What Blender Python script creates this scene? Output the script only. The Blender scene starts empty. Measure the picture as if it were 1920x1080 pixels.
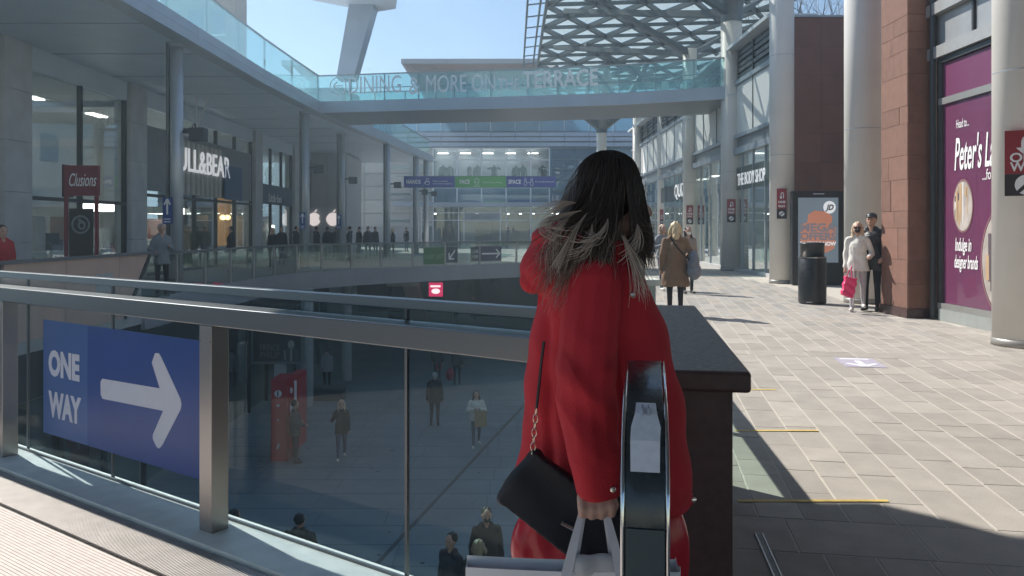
import bpy, math, random
import numpy as np
from mathutils import Vector, Matrix
random.seed(7); np.random.seed(7)
R = math.radians
scn = bpy.context.scene
col = scn.collection
# ------------------------------------------------------------------ camera
EYE = 1.55; F = 1500.0; HZ = 428.0
cam = bpy.data.cameras.new('camera'); camo = bpy.data.objects.new('camera', cam); col.objects.link(camo)
camo.location = (0, 0, EYE); camo.rotation_euler = (R(90), 0, 0)
cam.sensor_width = 36; cam.lens = 36*F/1920; cam.shift_y = -(540-HZ)/1920
cam.clip_start = 0.05; cam.clip_end = 3000
scn.camera = camo
# ------------------------------------------------------------------ sky, sun, exposure
SUN_TO = Vector((-.70, .66, .93)).normalized()
world = bpy.data.worlds.new('World'); scn.world = world; world.use_nodes = True
nt = world.node_tree; nt.nodes.clear()
sky = nt.nodes.new('ShaderNodeTexSky'); sky.sky_type = 'NISHITA'; sky.sun_disc = False
sky.sun_elevation = math.asin(SUN_TO.z); sky.sun_rotation = math.atan2(SUN_TO.x, SUN_TO.y)
sky.altitude = 50; sky.air_density = 1.0; sky.dust_density = 0.15; sky.ozone_density = 1.9
bg = nt.nodes.new('ShaderNodeBackground'); bg.inputs[1].default_value = 0.066
wo = nt.nodes.new('ShaderNodeOutputWorld')
nt.links.new(sky.outputs[0], bg.inputs[0]); nt.links.new(bg.outputs[0], wo.inputs[0])
sl = bpy.data.lights.new('sun', 'SUN'); sl.energy = 3.6; sl.angle = R(0.55); sl.color = (1.0, .95, .87)
so = bpy.data.objects.new('sun', sl); col.objects.link(so); so.location = (-20, 20, 40)
so.rotation_euler = (-SUN_TO).to_track_quat('-Z', 'Y').to_euler()
scn.cycles.transparent_max_bounces = 24
vs = scn.view_settings
scn.display_settings.display_device = 'sRGB'
vs.view_transform = 'Standard'; vs.look = 'None'; vs.gamma = 1; vs.use_curve_mapping = False
vs.exposure = 1.1
GLARE_HAZE = .0038  # density of the added veil that stands in for lens glare
# ------------------------------------------------------------------ helpers
def at(px, py, Y):
    return Vector(((px-960)/F*Y, Y, EYE-(py-HZ)/F*Y))
def gx(px, Y): return (px-960)/F*Y
def zy(py, Y): return EYE-(py-HZ)/F*Y
UP = Vector((0, 0, 1))
def frame(o, u):
    u = Vector((u[0], u[1], 0)).normalized(); n = u.cross(UP)
    M = Matrix.Identity(4)
    for i in range(3):
        M[i][0] = u[i]; M[i][1] = UP[i]; M[i][2] = n[i]; M[i][3] = o[i]
    return M
def hit(M, px, py, n=0.0):
    """ray through a pixel meets the plane n of frame M -> (u, v)"""
    d = Vector(((px-960)/F, 1, -(py-HZ)/F)); o = Vector((0, 0, EYE))
    Mi = M.inverted(); a = Mi @ o; b = Mi.to_3x3() @ d
    t = (n-a.z)/b.z; p = a+b*t
    return p.x, p.y
class MB:
    def __init__(s): s.v = []; s.f = []; s.m = []
    def add(s, vs, fs, m=0):
        k = len(s.v); s.v.extend([tuple(q) for q in vs])
        for f in fs: s.f.append([i+k for i in f]); s.m.append(m)
        return s
    def box(s, x0, x1, y0, y1, z0, z1, m=0, M=None):
        P = [(x0,y0,z0),(x1,y0,z0),(x1,y1,z0),(x0,y1,z0),(x0,y0,z1),(x1,y0,z1),(x1,y1,z1),(x0,y1,z1)]
        if M is not None: P = [M @ Vector(p) for p in P]
        return s.add(P, [(0,3,2,1),(4,5,6,7),(0,1,5,4),(1,2,6,5),(2,3,7,6),(3,0,4,7)], m)
    def fb(s, M, u0, u1, v0, v1, n0, n1, m=0):
        return s.box(u0, u1, v0, v1, n0, n1, m, M)
    def poly(s, pts, z0, z1, m=0, M=None):
        """extruded polygon (counter-clockwise), z0..z1"""
        n = len(pts)
        P = [(p[0], p[1], z0) for p in pts]+[(p[0], p[1], z1) for p in pts]
        if M is not None: P = [M @ Vector(p) for p in P]
        return s.add(P, [list(range(n))[::-1], list(range(n, 2*n))]+[(i, (i+1) % n, n+(i+1) % n, n+i) for i in range(n)], m)
    def tube(s, path, r, k=8, m=0, cap=True, flat=1.0):
        path = [Vector(p) for p in path]; n = len(path)
        rr = r if isinstance(r, (list, tuple)) else [r]*n
        V = []; prev = None
        for i, p in enumerate(path):
            t = (path[min(i+1, n-1)]-path[max(i-1, 0)])
            t = t.normalized() if t.length > 1e-9 else UP
            if prev is None:
                a = t.orthogonal().normalized()
            else:
                a = prev-t*prev.dot(t); a = a.normalized() if a.length > 1e-6 else t.orthogonal().normalized()
            prev = a; b = t.cross(a)
            for j in range(k):
                w = 2*math.pi*j/k
                V.append(p+(a*math.cos(w)+b*math.sin(w)*flat)*rr[i])
        Fs = [(i*k+j, i*k+(j+1) % k, (i+1)*k+(j+1) % k, (i+1)*k+j) for i in range(n-1) for j in range(k)]
        if cap: Fs += [list(range(k))[::-1], list(range((n-1)*k, n*k))]
        return s.add(V, Fs, m)
    def bar(s, a, b, w, h, m=0, up=UP):
        a = Vector(a); b = Vector(b); t = (b-a); L = t.length; t.normalize()
        x = t.cross(up)
        x = x.normalized() if x.length > 1e-6 else t.orthogonal().normalized()
        y = x.cross(t)
        M = Matrix.Identity(4)
        for i in range(3): M[i][0] = x[i]; M[i][1] = t[i]; M[i][2] = y[i]; M[i][3] = a[i]
        return s.box(-w/2, w/2, 0, L, -h/2, h/2, m, M)
    def lathe(s, prof, c=(0, 0, 0), k=24, m=0):
        V = []; n = len(prof)
        for r, z in prof:
            for j in range(k):
                w = 2*math.pi*j/k; V.append((c[0]+r*math.cos(w), c[1]+r*math.sin(w), c[2]+z))
        Fs = [(i*k+j, i*k+(j+1) % k, (i+1)*k+(j+1) % k, (i+1)*k+j) for i in range(n-1) for j in range(k)]
        Fs += [list(range(k))[::-1], list(range((n-1)*k, n*k))]
        return s.add(V, Fs, m)
    def disc(s, M, cu, cv, ru, rv, n0, n1, k=24, m=0):
        return s.poly([(cu+ru*math.cos(2*math.pi*j/k), cv+rv*math.sin(2*math.pi*j/k)) for j in range(k)], n0, n1, m, M)
    def stroke(s, M, a, b, w, n0, n1, m=0, rnd=.35):
        """bar with softened ends between two (u,v) points"""
        a = Vector(a); b = Vector(b); t = (b-a).normalized(); x = Vector((-t.y, t.x)); c = w*rnd*.5; h = w/2
        P = [a+x*(h-c), a+t*c*.3+x*h*.98+t*c*.7, b-t*c+x*h, b+x*(h-c), b-x*(h-c), b-t*c-x*h, a+t*c-x*h, a-x*(h-c)]
        return s.poly([(p.x, p.y) for p in P[::-1]], n0, n1, m, M)
    def mesh(s, name, mats, smooth=False):
        me = bpy.data.meshes.new(name); me.from_pydata(s.v, [], s.f)
        ms = mats if isinstance(mats, (list, tuple)) else [mats]
        for q in ms: me.materials.append(q)
        if len(ms) > 1: me.polygons.foreach_set('material_index', s.m)
        if smooth: me.polygons.foreach_set('use_smooth', [True]*len(s.f))
        me.update(); return me
    def build(s, name, mats, parent=None, smooth=False, bevel=0, label=None):
        return obj(name, s.mesh(name, mats, smooth), parent, bevel, label)
def obj(name, me, parent=None, bevel=0, label=None):
    o = bpy.data.objects.new(name, me); col.objects.link(o)
    if parent is not None:
        o.parent = parent; o.matrix_parent_inverse = parent.matrix_basis.inverted()
    if bevel:
        b = o.modifiers.new('bevel', 'BEVEL'); b.width = bevel; b.segments = 2; b.limit_method = 'ANGLE'
    if any(p.use_smooth for p in me.polygons[:1]):
        w = o.modifiers.new('ws', 'WEIGHTED_NORMAL') if False else None
    if label: o['label'] = label
    return o
def thing(name, label, cat, loc=(0, 0, 0), group=None, rz=0):
    o = bpy.data.objects.new(name, None); col.objects.link(o); o.location = loc; o.rotation_euler = (0, 0, rz)
    o.empty_display_size = .2
    return tag(o, label, cat, group)
def tag(o, label, cat, group=None):
    o['label'] = label; o['category'] = cat
    if group: o['group'] = group
    return o
def struct(o, kind='structure', label=None):
    o['kind'] = kind
    if label: o['label'] = label
    return o
def dup(root, loc=None, rz=None, label=None, group=None):
    r = root.copy(); col.objects.link(r)
    if loc is not None: r.location = loc
    if rz is not None: r.rotation_euler = (0, 0, rz)
    if label: r['label'] = label
    if group: r['group'] = group
    for ch in root.children:
        c = ch.copy(); col.objects.link(c); c.parent = r
        for g in ch.children:
            d = g.copy(); col.objects.link(d); d.parent = c
    return r
# a scratch scene for turning text and remeshed volumes into meshes
tmp = bpy.data.scenes.new('scratch')
def evaluated(o):
    tmp.collection.objects.link(o)
    tmp.view_layers[0].update(); dg = tmp.view_layers[0].depsgraph
    me = bpy.data.meshes.new_from_object(o.evaluated_get(dg), depsgraph=dg)
    tmp.collection.objects.unlink(o); d = o.data; bpy.data.objects.remove(o)
    return me
def text(s, M, u, v, size, mat, parent=None, name='lettering', n=.002, depth=.004, align='LEFT', bold=0, shear=0, width=None, label=None, spacing=1.0):
    c = bpy.data.curves.new('t', 'FONT'); c.body = s; c.size = size; c.extrude = depth/2; c.offset = bold
    c.align_x = align; c.align_y = 'BOTTOM_BASELINE'; c.shear = shear; c.resolution_u = 3; c.space_character = spacing
    me = evaluated(bpy.data.objects.new('t', c)); bpy.data.curves.remove(c)
    nv = len(me.vertices)
    if nv == 0: return None
    co = np.empty(nv*3, 'f'); me.vertices.foreach_get('co', co); co = co.reshape(-1, 3)
    if width:
        w = co[:, 0].max()-co[:, 0].min(); co[:, 0] *= width/w
        if align == 'LEFT': co[:, 0] -= co[:, 0].min()
    co[:, 0] += u; co[:, 1] += v; co[:, 2] += n+depth/2
    A = np.array(M)[:3]; co = co @ A[:, :3].T+A[:, 3]
    me.vertices.foreach_set('co', co.astype('f').ravel()); me.materials.clear(); me.materials.append(mat); me.update()
    return obj(name, me, parent, 0, label)
# ------------------------------------------------------------------ materials
MATS = {}
def mat(name, c, rough=.6, metal=0, var=.08, scale=6, bump=0, bscale=40, spec=.5, rvar=0, rnd=0, emit=None, es=1, coat=0, stretch=None, trans=0):
    if name in MATS: return MATS[name]
    m = bpy.data.materials.new(name); m.use_nodes = True; t = m.node_tree; b = t.nodes['Principled BSDF']
    b.inputs['Roughness'].default_value = rough; b.inputs['Metallic'].default_value = metal
    b.inputs['Specular IOR Level'].default_value = spec; b.inputs['Coat Weight'].default_value = coat
    b.inputs['Base Color'].default_value = (*c, 1)
    L = t.links.new
    geo = t.nodes.new('ShaderNodeNewGeometry'); src = geo.outputs['Position']
    if stretch:
        mp = t.nodes.new('ShaderNodeMapping'); mp.inputs['Scale'].default_value = stretch; L(src, mp.inputs[0]); src = mp.outputs[0]
    if var or rnd:
        nz = t.nodes.new('ShaderNodeTexNoise'); nz.inputs['Scale'].default_value = scale; nz.inputs['Detail'].default_value = 5
        L(src, nz.inputs['Vector'])
        mr = t.nodes.new('ShaderNodeMapRange'); mr.inputs[1].default_value = .25; mr.inputs[2].default_value = .75
        mr.inputs[3].default_value = 1-var; mr.inputs[4].default_value = 1+var
        L(nz.outputs[0], mr.inputs[0]); val = mr.outputs[0]
        if rnd:
            oi = t.nodes.new('ShaderNodeObjectInfo'); m2 = t.nodes.new('ShaderNodeMapRange')
            m2.inputs[3].default_value = 1-rnd; m2.inputs[4].default_value = 1+rnd; L(oi.outputs['Random'], m2.inputs[0])
            mu = t.nodes.new('ShaderNodeMath'); mu.operation = 'MULTIPLY'; L(val, mu.inputs[0]); L(m2.outputs[0], mu.inputs[1]); val = mu.outputs[0]
        vm = t.nodes.new('ShaderNodeVectorMath'); vm.operation = 'SCALE'; vm.inputs[0].default_value = c
        L(val, vm.inputs['Scale']); L(vm.outputs[0], b.inputs['Base Color'])
        if rvar:
            m3 = t.nodes.new('ShaderNodeMapRange'); m3.inputs[1].default_value = .3; m3.inputs[2].default_value = .7
            m3.inputs[3].default_value = max(.02, rough-rvar); m3.inputs[4].default_value = min(1, rough+rvar)
            n2 = t.nodes.new('ShaderNodeTexNoise'); n2.inputs['Scale'].default_value = scale*2.3; n2.inputs['Detail'].default_value = 4; L(src, n2.inputs['Vector'])
            L(n2.outputs[0], m3.inputs[0]); L(m3.outputs[0], b.inputs['Roughness'])
    if bump:
        nb = t.nodes.new('ShaderNodeTexNoise'); nb.inputs['Scale'].default_value = bscale; nb.inputs['Detail'].default_value = 4; L(src, nb.inputs['Vector'])
        bp = t.nodes.new('ShaderNodeBump'); bp.inputs['Strength'].default_value = bump; bp.inputs['Distance'].default_value = .01
        L(nb.outputs[0], bp.inputs['Height']); L(bp.outputs[0], b.inputs['Normal'])
    if emit: b.inputs['Emission Color'].default_value = (*emit, 1); b.inputs['Emission Strength'].default_value = es
    MATS[name] = m; return m
def glass(name, tint=(.8, .9, .9), refl=1.0, rough=0.0, ior=1.5, milk=0, milkc=(.8, .85, .85)):
    """thin pane: tinted transmission + Fresnel reflection (+ some frosting)"""
    if name in MATS: return MATS[name]
    m = bpy.data.materials.new(name); m.use_nodes = True; t = m.node_tree; t.nodes.clear(); L = t.links.new
    out = t.nodes.new('ShaderNodeOutputMaterial'); tr = t.nodes.new('ShaderNodeBsdfTransparent'); tr.inputs[0].default_value = (*tint, 1)
    gl = t.nodes.new('ShaderNodeBsdfGlossy'); gl.inputs['Roughness'].default_value = rough; gl.inputs[0].default_value = (.95, 1, 1, 1)
    fr = t.nodes.new('ShaderNodeFresnel'); gm = t.nodes.new('ShaderNodeNewGeometry')      # same reflectance on both faces of the pane
    im = t.nodes.new('ShaderNodeMapRange'); im.inputs[3].default_value = ior; im.inputs[4].default_value = 1/ior; L(gm.outputs['Backfacing'], im.inputs[0]); L(im.outputs[0], fr.inputs[0])
    mu = t.nodes.new('ShaderNodeMath'); mu.operation = 'MULTIPLY'; mu.inputs[1].default_value = refl; mu.use_clamp = True
    L(fr.outputs[0], mu.inputs[0])
    base = tr.outputs[0]
    if milk:
        df = t.nodes.new('ShaderNodeBsdfTranslucent'); df.inputs[0].default_value = (*milkc, 1)
        d2 = t.nodes.new('ShaderNodeBsdfDiffuse'); d2.inputs[0].default_value = (*milkc, 1)
        ad = t.nodes.new('ShaderNodeMixShader'); ad.inputs[0].default_value = .4; L(df.outputs[0], ad.inputs[1]); L(d2.outputs[0], ad.inputs[2])
        mx = t.nodes.new('ShaderNodeMixShader'); mx.inputs[0].default_value = milk; L(base, mx.inputs[1]); L(ad.outputs[0], mx.inputs[2]); base = mx.outputs[0]
    mx = t.nodes.new('ShaderNodeMixShader'); L(mu.outputs[0], mx.inputs[0]); L(base, mx.inputs[1]); L(gl.outputs[0], mx.inputs[2]); L(mx.outputs[0], out.inputs[0])
    MATS[name] = m; return m
steel = mat('brushed_steel', (.36, .345, .335), .30, .85, 0)
steel_d = mat('dark_steel', (.16, .17, .18), .4, .7, .1, 5)
alu = mat('grey_metal', (.36, .40, .44), .42, .35, .08, 2)
fascia = mat('fascia_metal', (.38, .43, .50), .38, .4, .07, 1.5)
soffit_m = mat('soffit_panel', (.58, .66, .72), .5, .1, .08, .8)
white = mat('white_paint', (.78, .78, .76), .5, 0, .05, 4)
offw = mat('column_paint', (.70, .67, .63), .42, 0, .06, 1.5, bump=.02, rvar=.06)
dark = mat('dark_frame', (.045, .05, .055), .4, .2, .1, 6)
black = mat('black_plastic', (.018, .019, .022), .35, 0, .1, 8, rvar=.1)
slab_m = mat('paving_stone', (.36, .33, .295), .72, 0, .12, 4, bump=.25, bscale=70, rnd=.12, rvar=.12)
joint_m = mat('mortar_joint', (.48, .445, .39), .9, 0, .12, 30)
conc = mat('grey_concrete', (.42, .42, .42), .8, 0, .12, 2.5, bump=.1)
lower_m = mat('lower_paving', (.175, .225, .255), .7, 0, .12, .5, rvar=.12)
brown = mat('brown_granite', (.075, .042, .04), .38, 0, .2, 26, bump=.04, bscale=90, rvar=.08)
redstone = mat('red_sandstone', (.205, .105, .076), .8, 0, .14, 7, bump=.3, bscale=50, rnd=.12)
brownwall = mat('brown_cladding', (.20, .09, .068), .6, 0, .12, 2, rnd=.12)
g_clear = glass('clear_glass', (.95, .97, .97), .9)
g_bal = glass('balustrade_glass', (.88, .945, .965), .3)
g_green = glass('green_balustrade_glass', (.83, .93, .90), 1.0)
g_teal = glass('teal_glass', (.74, .91, .91), 1.6, milk=.12, milkc=(.55, .75, .78))
g_shop = glass('shop_glass', (.88, .93, .94), 2.2)
g_blue = glass('blue_facade_glass', (.58, .76, .88), 2.4, milk=.3, milkc=(.20, .42, .60))
g_roof = glass('roof_glass', (.93, .97, .96), .8, milk=.36, milkc=(.85, .92, .90))
lamp_w = mat('white_light', (1, 1, 1), .5, emit=(1, .93, .84), es=4, var=0)
lamp_y = mat('warm_light', (1, .8, .5), .5, emit=(1, .62, .22), es=5, var=0)
letter_glow = mat('glowing_lettering', (.86, .86, .86), .4, 0, 0, emit=(.95, .97, 1), es=.22)
letter_w = mat('white_lettering', (.86, .86, .86), .4, 0, 0)
# ================================================================== SETTING
LOW = -4.9
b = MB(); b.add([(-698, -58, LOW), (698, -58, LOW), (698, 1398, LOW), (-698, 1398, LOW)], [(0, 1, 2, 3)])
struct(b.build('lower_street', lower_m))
# long joints and a dark channel in the lower street
b = MB()
b.bar((-2.9, 14.0, LOW+.004), (1.5, 34, LOW+.004), .09, .008)
struct(b.build('drainage_channel', dark))
b = MB(); rj = random.Random(2)
for i in range(34): b.box(-9, 3.0, 10+i*1.05, 10.02+i*1.05, LOW+.001, LOW+.004)
for r in range(34):
    for c in range(6): x = -8.6+c*2.0+rj.uniform(-.3, .3); b.box(x, x+.02, 10.03+r*1.05, 11.04+r*1.05, LOW+.001, LOW+.0035)
o = b.build('lower_paving_joints', mat('lower_joint', (.115, .16, .195), .8)); struct(o, 'stuff')
b = MB()
for i in range(70): x, y = rj.uniform(-7, 2), rj.uniform(11, 34); r_ = rj.uniform(.02, .06); b.poly([(x+r_*math.cos(k*.9), y+r_*math.sin(k*.9)) for k in range(7)], LOW+.0045, LOW+.0055)
struct(b.build('gum_spots_lower', mat('gum_dark', (.06, .075, .085), .8)), 'stuff')
# upper walkway on the right (z = 0): edge of the opening runs x = .45+.105 Y
def edge_x(Y): return .34+.105*Y
walk = [(edge_x(2.7)-.62, 2.75), (1.6, 0.0), (1.6, -12), (40, -12), (40, 120), (4.6, 120), (4.6, 39.3), (edge_x(30), 30), (edge_x(20), 20), (edge_x(10), 10), (edge_x(5), 5)]
b = MB(); b.poly(walk, -.55, -.0028)
walkway = struct(b.build('upper_walkway', joint_m))
# landing under the camera: bounded by the diagonal railing
RU = Vector((.818, -.575, 0)).normalized(); RO = Vector((-1.507, 4.0, 0)); RM = frame(RO, RU)
def RP(u, n, z=0): return RM @ Vector((u, z, n))
pA = RP(-9, -.215); pB = RP(2.0, -.215)
b = MB(); b.poly([(pA.x, pA.y), (-12, -12), (1.6, -12), (1.6, 0.0), (pB.x+.02, pB.y-.02)], -.55, -.012)
landing = struct(b.build('landing', mat('landing_base', (.30, .27, .25), .8)))
# far terrace and left walkway (z = -.1)
TZ = -.1
tedge = [(-8.4, -12), (-8.4, 20), (-8.5, 26), (-8.2, 29), (-7.4, 31), (-5.8, 33), (-3.73, 35), (-1.7, 36.6), (.5, 38), (2.5, 39), (4.6, 39.3)]
terr = [(-30, -12)]+tedge+[(4.6, 120), (-30, 120)]
b = MB(); b.poly(terr, -.62, TZ)
struct(b.build('far_terrace', conc))

# ---- paving slabs on the right walkway, running towards (1213, 424)
pu = Vector((.1665, .986)); pv = Vector((pu.y, -pu.x))      # along / across a row
row_w = .236
def inside(x, y):
    return x > edge_x(max(y, 0))+.02 and x < 7.2 and y > 1.5 and not (x > 6.6 and 13.7 < y < 15)
meshes = {}
cands = []
bands = [(4.0, 4.46, .62), (10.15, 10.55, .7)]
def slabmesh(L, W):
    k = (round(L, 3), round(W, 3))
    if k not in meshes:
        m = MB(); g = .0045; t = .0025
        x0, x1, y0, y1 = -W/2+g, W/2-g, g, L-.0030
        m.add([(x0, y0, -.03), (x1, y0, -.03), (x1, y1, -.03), (x0, y1, -.03), (x0, y0, -t), (x1, y0, -t), (x1, y1, -t), (x0, y1, -t),
               (x0+t, y0+t, 0), (x1-t, y0+t, 0), (x1-t, y1-t, 0), (x0+t, y1-t, 0)],
              [(0, 1, 5, 4), (1, 2, 6, 5), (2, 3, 7, 6), (3, 0, 4, 7), (4, 5, 9, 8), (5, 6, 10, 9), (6, 7, 11, 10), (7, 4, 8, 11), (8, 9, 10, 11)])
        meshes[k] = m.mesh('paving_slab', slab_m)
    return meshes[k]
LEN = [.34, .45, .52, .6, .75]
rs = random.Random(3)
for r in range(-10, 46):
    for seg0, seg1 in ((1.2, 4.0), (4.46, 10.15), (10.55, 40)):
        v = seg0-(rs.random()*.4 if seg0 > 11 else 0)
        while v < seg1-.05:
            L = rs.choice(LEN)
            if v+L > seg1-.2: L = seg1-v
            c = pu*(v+L/2)+pv*(r*row_w)
            if inside(c.x, c.y): cands.append((c.y, v, r*row_w, L, row_w))
            v += L
for b0, b1, Ls in bands:
    w = -3.0
    while w < 11:
        L = Ls*rs.choice([.8, 1, 1.15])
        c = pu*((b0+b1)/2)+pv*(w+L/2)
        if inside(c.x, c.y): cands.append((c.y, b0, w+L/2, b1-b0, L))
        w += L
def visible(c):
    p = pu*(c[1]+c[3]/2)+pv*c[2]
    if p.y < 2.5: return -1
    px = 960+p.x/p.y*F; py = HZ+EYE/p.y*F
    if px < 1230 or px > 1990 or py > 1150: return -1
    return c[3]*c[4]/p.y**3
cands = [c for c in cands if c[0] < 27]
cands.sort(key=visible, reverse=True)
ang = math.atan2(-pu.x, pu.y)
rest = MB()
for i, (y, v, w, L, W) in enumerate(cands):
    p = pu*v+pv*w
    me = slabmesh(L, W)
    if i < 300:
        o = obj('paving_slab', me, walkway); o.location = (p.x, p.y, rs.uniform(-.0012, .0012)); o.rotation_euler = (rs.uniform(-.002, .002), rs.uniform(-.002, .002), ang)
    else:
        Mx = Matrix.Translation((p.x, p.y, rs.uniform(-.0012, .0012))) @ Matrix.Rotation(ang, 4, 'Z')
        rest.add([Mx @ q.co for q in me.vertices], [tuple(f.vertices) for f in me.polygons], i % 3)
slab_a = mat('paving_stone_far', (.345, .325, .30), .74, 0, .2, 5, bump=.2, bscale=70)
slab_b = mat('paving_stone_far_dark', (.29, .275, .255), .74, 0, .2, 5, bump=.2, bscale=70)
slab_c = mat('paving_stone_far_warm', (.36, .325, .285), .74, 0, .2, 5, bump=.2, bscale=70)
o = rest.build('paving_field', [slab_a, slab_b, slab_c], walkway); o['kind'] = 'stuff'
# the walkway beyond, paved too finely to pick apart
b = MB(); b.add([(5.2, 26.6, -.002), (40, 26.6, -.002), (40, 120, -.002), (5.2, 120, -.002)], [(0, 1, 2, 3)])
o = b.build('far_paving', slab_a, walkway)
b = MB(); b.add([(7.2, 1, -.004), (40, 1, -.004), (40, 26.6, -.004), (7.2, 26.6, -.004)], [(0, 1, 2, 3)])
b.build('side_paving', slab_a, walkway)
# slot drain beside the granite block, and shaded big flags below it
b = MB(); a0 = Vector((1.25, 4.05, .003)); a1 = Vector((1.02, 2.4, .003)); b.bar(a0, a1, .022, .004)
struct(b.build('slot_drain', black))
b = MB()
for s in (-1, 1): b.bar(a0+Vector((s*.017, 0, .002)), a1+Vector((s*.017, 0, .002)), .008, .006)
struct(b.build('drain_edging', steel))
# ---- landing: ledge, grating and ribbed paving
rib = mat('ribbed_stone', (.60, .52, .48), .75, 0, .1, 20)
b = MB()
k = 0
n = .40
while n < 5.2:
    b.fb(RM, -7, 3.2, -.012, .0015, n, n+.0160); n += .0185
o = b.build('ribbed_paving', rib, landing); o['kind'] = 'stuff'
b = MB(); b.fb(RM, -7, 3.2, -.02, -.011, .105, .39); b.build('grating_tray', black, landing)
b = MB(); u = -5.0
while u < 2.6:
    b.fb(RM, u, u+.006, -.012, .0045, .115, .375); u += .0155
o = b.build('grating', mat('grating_metal', (.55, .52, .50), .45, .6, .1, 10), landing); o['kind'] = 'stuff'
# ---- upper level decks (z = 6.3 .. 6.7)
UD0, UD1 = 6.3, 6.68
uedge = [(-9.6, -12), (-9.6, 11), (-8.15, 11.6), (-8.15, 26), (-7.9, 32.7), (-7.6, 36.4), (-7.0, 43), (-6.4, 50), (-5.7, 57), (-5.9, 57.6), (-8, 58), (-30, 58), (-30, -12)]
b = MB(); b.poly(uedge, UD0, UD1-.02)
udeck = struct(b.build('upper_deck', soffit_m))
# fascia panels of that deck: one for each length
fe = uedge[3:9]
fe = [(-8.15, 11.6), (-8.15, 16), (-8.15, 20.5)]+fe
for p, q in zip(fe[:-1], fe[1:]):
    d = Vector((q[0]-p[0], q[1]-p[1], 0)); L = d.length; M = frame((p[0], p[1], UD0), d)
    m = MB(); m.fb(M, .006, L-.006, -.05, .42, .002, .10); m.fb(M, .006, L-.006, .18, .20, .10, .106)
    m.build('fascia_panel', fascia, udeck)
    m = MB(); m.fb(M, .006, L-.006, -.055, -.02, -.35, -.001); m.build('soffit_trim', alu, udeck)
# soffit seams: shallow battens every few metres
for i in range(11):
    y = 12+i*3.25
    m = MB(); m.box(-12.5, -8.55, y, y+.03, UD0-.015, UD0+.001); m.build('soffit_batten', alu, udeck)
# unseen deck added at the same level, outlined to shade the landing
b = MB(); b.poly([(-5.0, -12), (30, -12), (30, 7.5), (8, 8.5), (-2.3, 8.5), (-2.7, 9.0), (-3.4, 9.0), (-5.0, 7.6)], UD0, UD1)
struct(b.build('unseen_shade_deck', mat('unseen_soffit', (.24, .26, .28), .6)))
# ================================================================== NEAR RAILING
rail = thing('balustrade', 'steel and glass balustrade running across the foreground left of the red coat', 'railing', RO)
GN = -.19
uj1 = hit(RM, 763, 800, GN)[0]; uj0 = hit(RM, 212, 800, GN)[0]
b = MB(); b.fb(RM, -7, 1.98, -.011, .022, -.225, .10); b.build('ledge', mat('pale_ledge', (.60, .64, .62), .45, 0, .1, 8, rvar=.15), rail, bevel=.004)
for u in (-4.72, -2.36, -.045):
    b = MB(); b.fb(RM, u-.052, u+.052, .022, 1.06, -.10, 0.0); po = b.build('post', steel, rail, bevel=.004)
    for s in (-.042, .042):
        b = MB(); b.disc(RM, u+s, .98, .004, .004, 0, .003, 8); b.build('post_bolt', steel_d, po)
b = MB(); b.fb(RM, -7, 1.93, 1.06, 1.155, -.155, -.004); b.build('hand_rail', mat('rail_steel', (.20, .215, .225), .3, .85, 0), rail, bevel=.006)
b = MB(); b.fb(RM, -7, 1.93, 1.20, 1.243, -.222, -.158); b.build('top_rail', mat('top_rail_steel', (.20, .23, .25), .3, .85, 0), rail, bevel=.004)
joints = [uj0-2.2, uj0-1.1, uj0, (uj0+uj1)/2-.001, uj1, 1.93]
for a, c in zip(joints[:-1], joints[1:]):
    if abs(a-(uj0+uj1)/2) < .01 or abs(c-(uj0+uj1)/2) < .01: pass
    b = MB(); b.fb(RM, a+.008, c-.008, .022, 1.205, GN-.006, GN+.006); b.build('glass_pane', g_bal, rail)
for a in (uj0-1.1, uj0, uj1):
    b = MB(); b.fb(RM, a-.0075, a+.0075, .024, 1.203, GN-.0075, GN+.0075); b.build('joint_strip', steel_d, rail)
b = MB(); b.fb(RM, -7, 1.93, .0225, .035, GN+.0085, GN+.022); b.build('base_seal', steel_d, rail)
# blue sign on that glass
blue = mat('sign_blue', (.016, .06, .26), .35, 0, .06, 4); blue2 = mat('sign_blue_light', (.04, .11, .32), .35, 0, .06, 4)
grey_l = mat('sign_grey_white', (.55, .58, .68), .45, 0, .04, 9)
SN = GN+.008
u0, v0t = hit(RM, 82, 603, SN); u1, v1t = hit(RM, 380, 634, SN); _, v0b = hit(RM, 82, 815, SN); _, v1b = hit(RM, 366, 890, SN)
sv1 = (v0t+v1t)/2; sv0 = (v0b+v1b)/2
sg = thing('direction_sign', 'large blue sign with white right arrow and capital letters fixed inside the glass', 'sign', RM @ Vector((u0, sv0, SN)))
um, _ = hit(RM, 165, 700, SN)
b = MB(); b.fb(RM, um, u1, sv0, sv1, SN, SN+.003); apn = b.build('arrow_panel', blue, sg)
b = MB(); b.fb(RM, u0, um-.0005, sv0, sv1, SN, SN+.003); tpn = b.build('text_panel', blue2, sg, label='lighter blue panel with capital letters')
hh = sv1-sv0; ww = um-u0
text('ONE', RM, u0+ww*.13, sv0+hh*.53, hh*.29, grey_l, tpn, n=SN+.0032, depth=.0012, bold=.011, width=ww*.70)
text('WAY', RM, u0+ww*.13, sv0+hh*.17, hh*.29, grey_l, tpn, n=SN+.0032, depth=.0012, bold=.011, width=ww*.74)
def onp(px, py): return hit(RM, px, py, SN+.003)
b = MB()
b.stroke(RM, onp(189, 728), onp(318, 752), hh*.165, SN+.0032, SN+.0042)
P = [onp(q, w) for q, w in ((285, 680), (291, 662), (298, 662), (302, 668), (339, 748), (341, 759), (339, 768), (305, 834), (299, 841), (294, 838), (287, 823), (287, 815), (309, 764), (309, 757))]
b.poly(P[::-1], SN+.0032, SN+.0046, 0, RM)
b.build('arrow', grey_l, apn)
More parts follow.
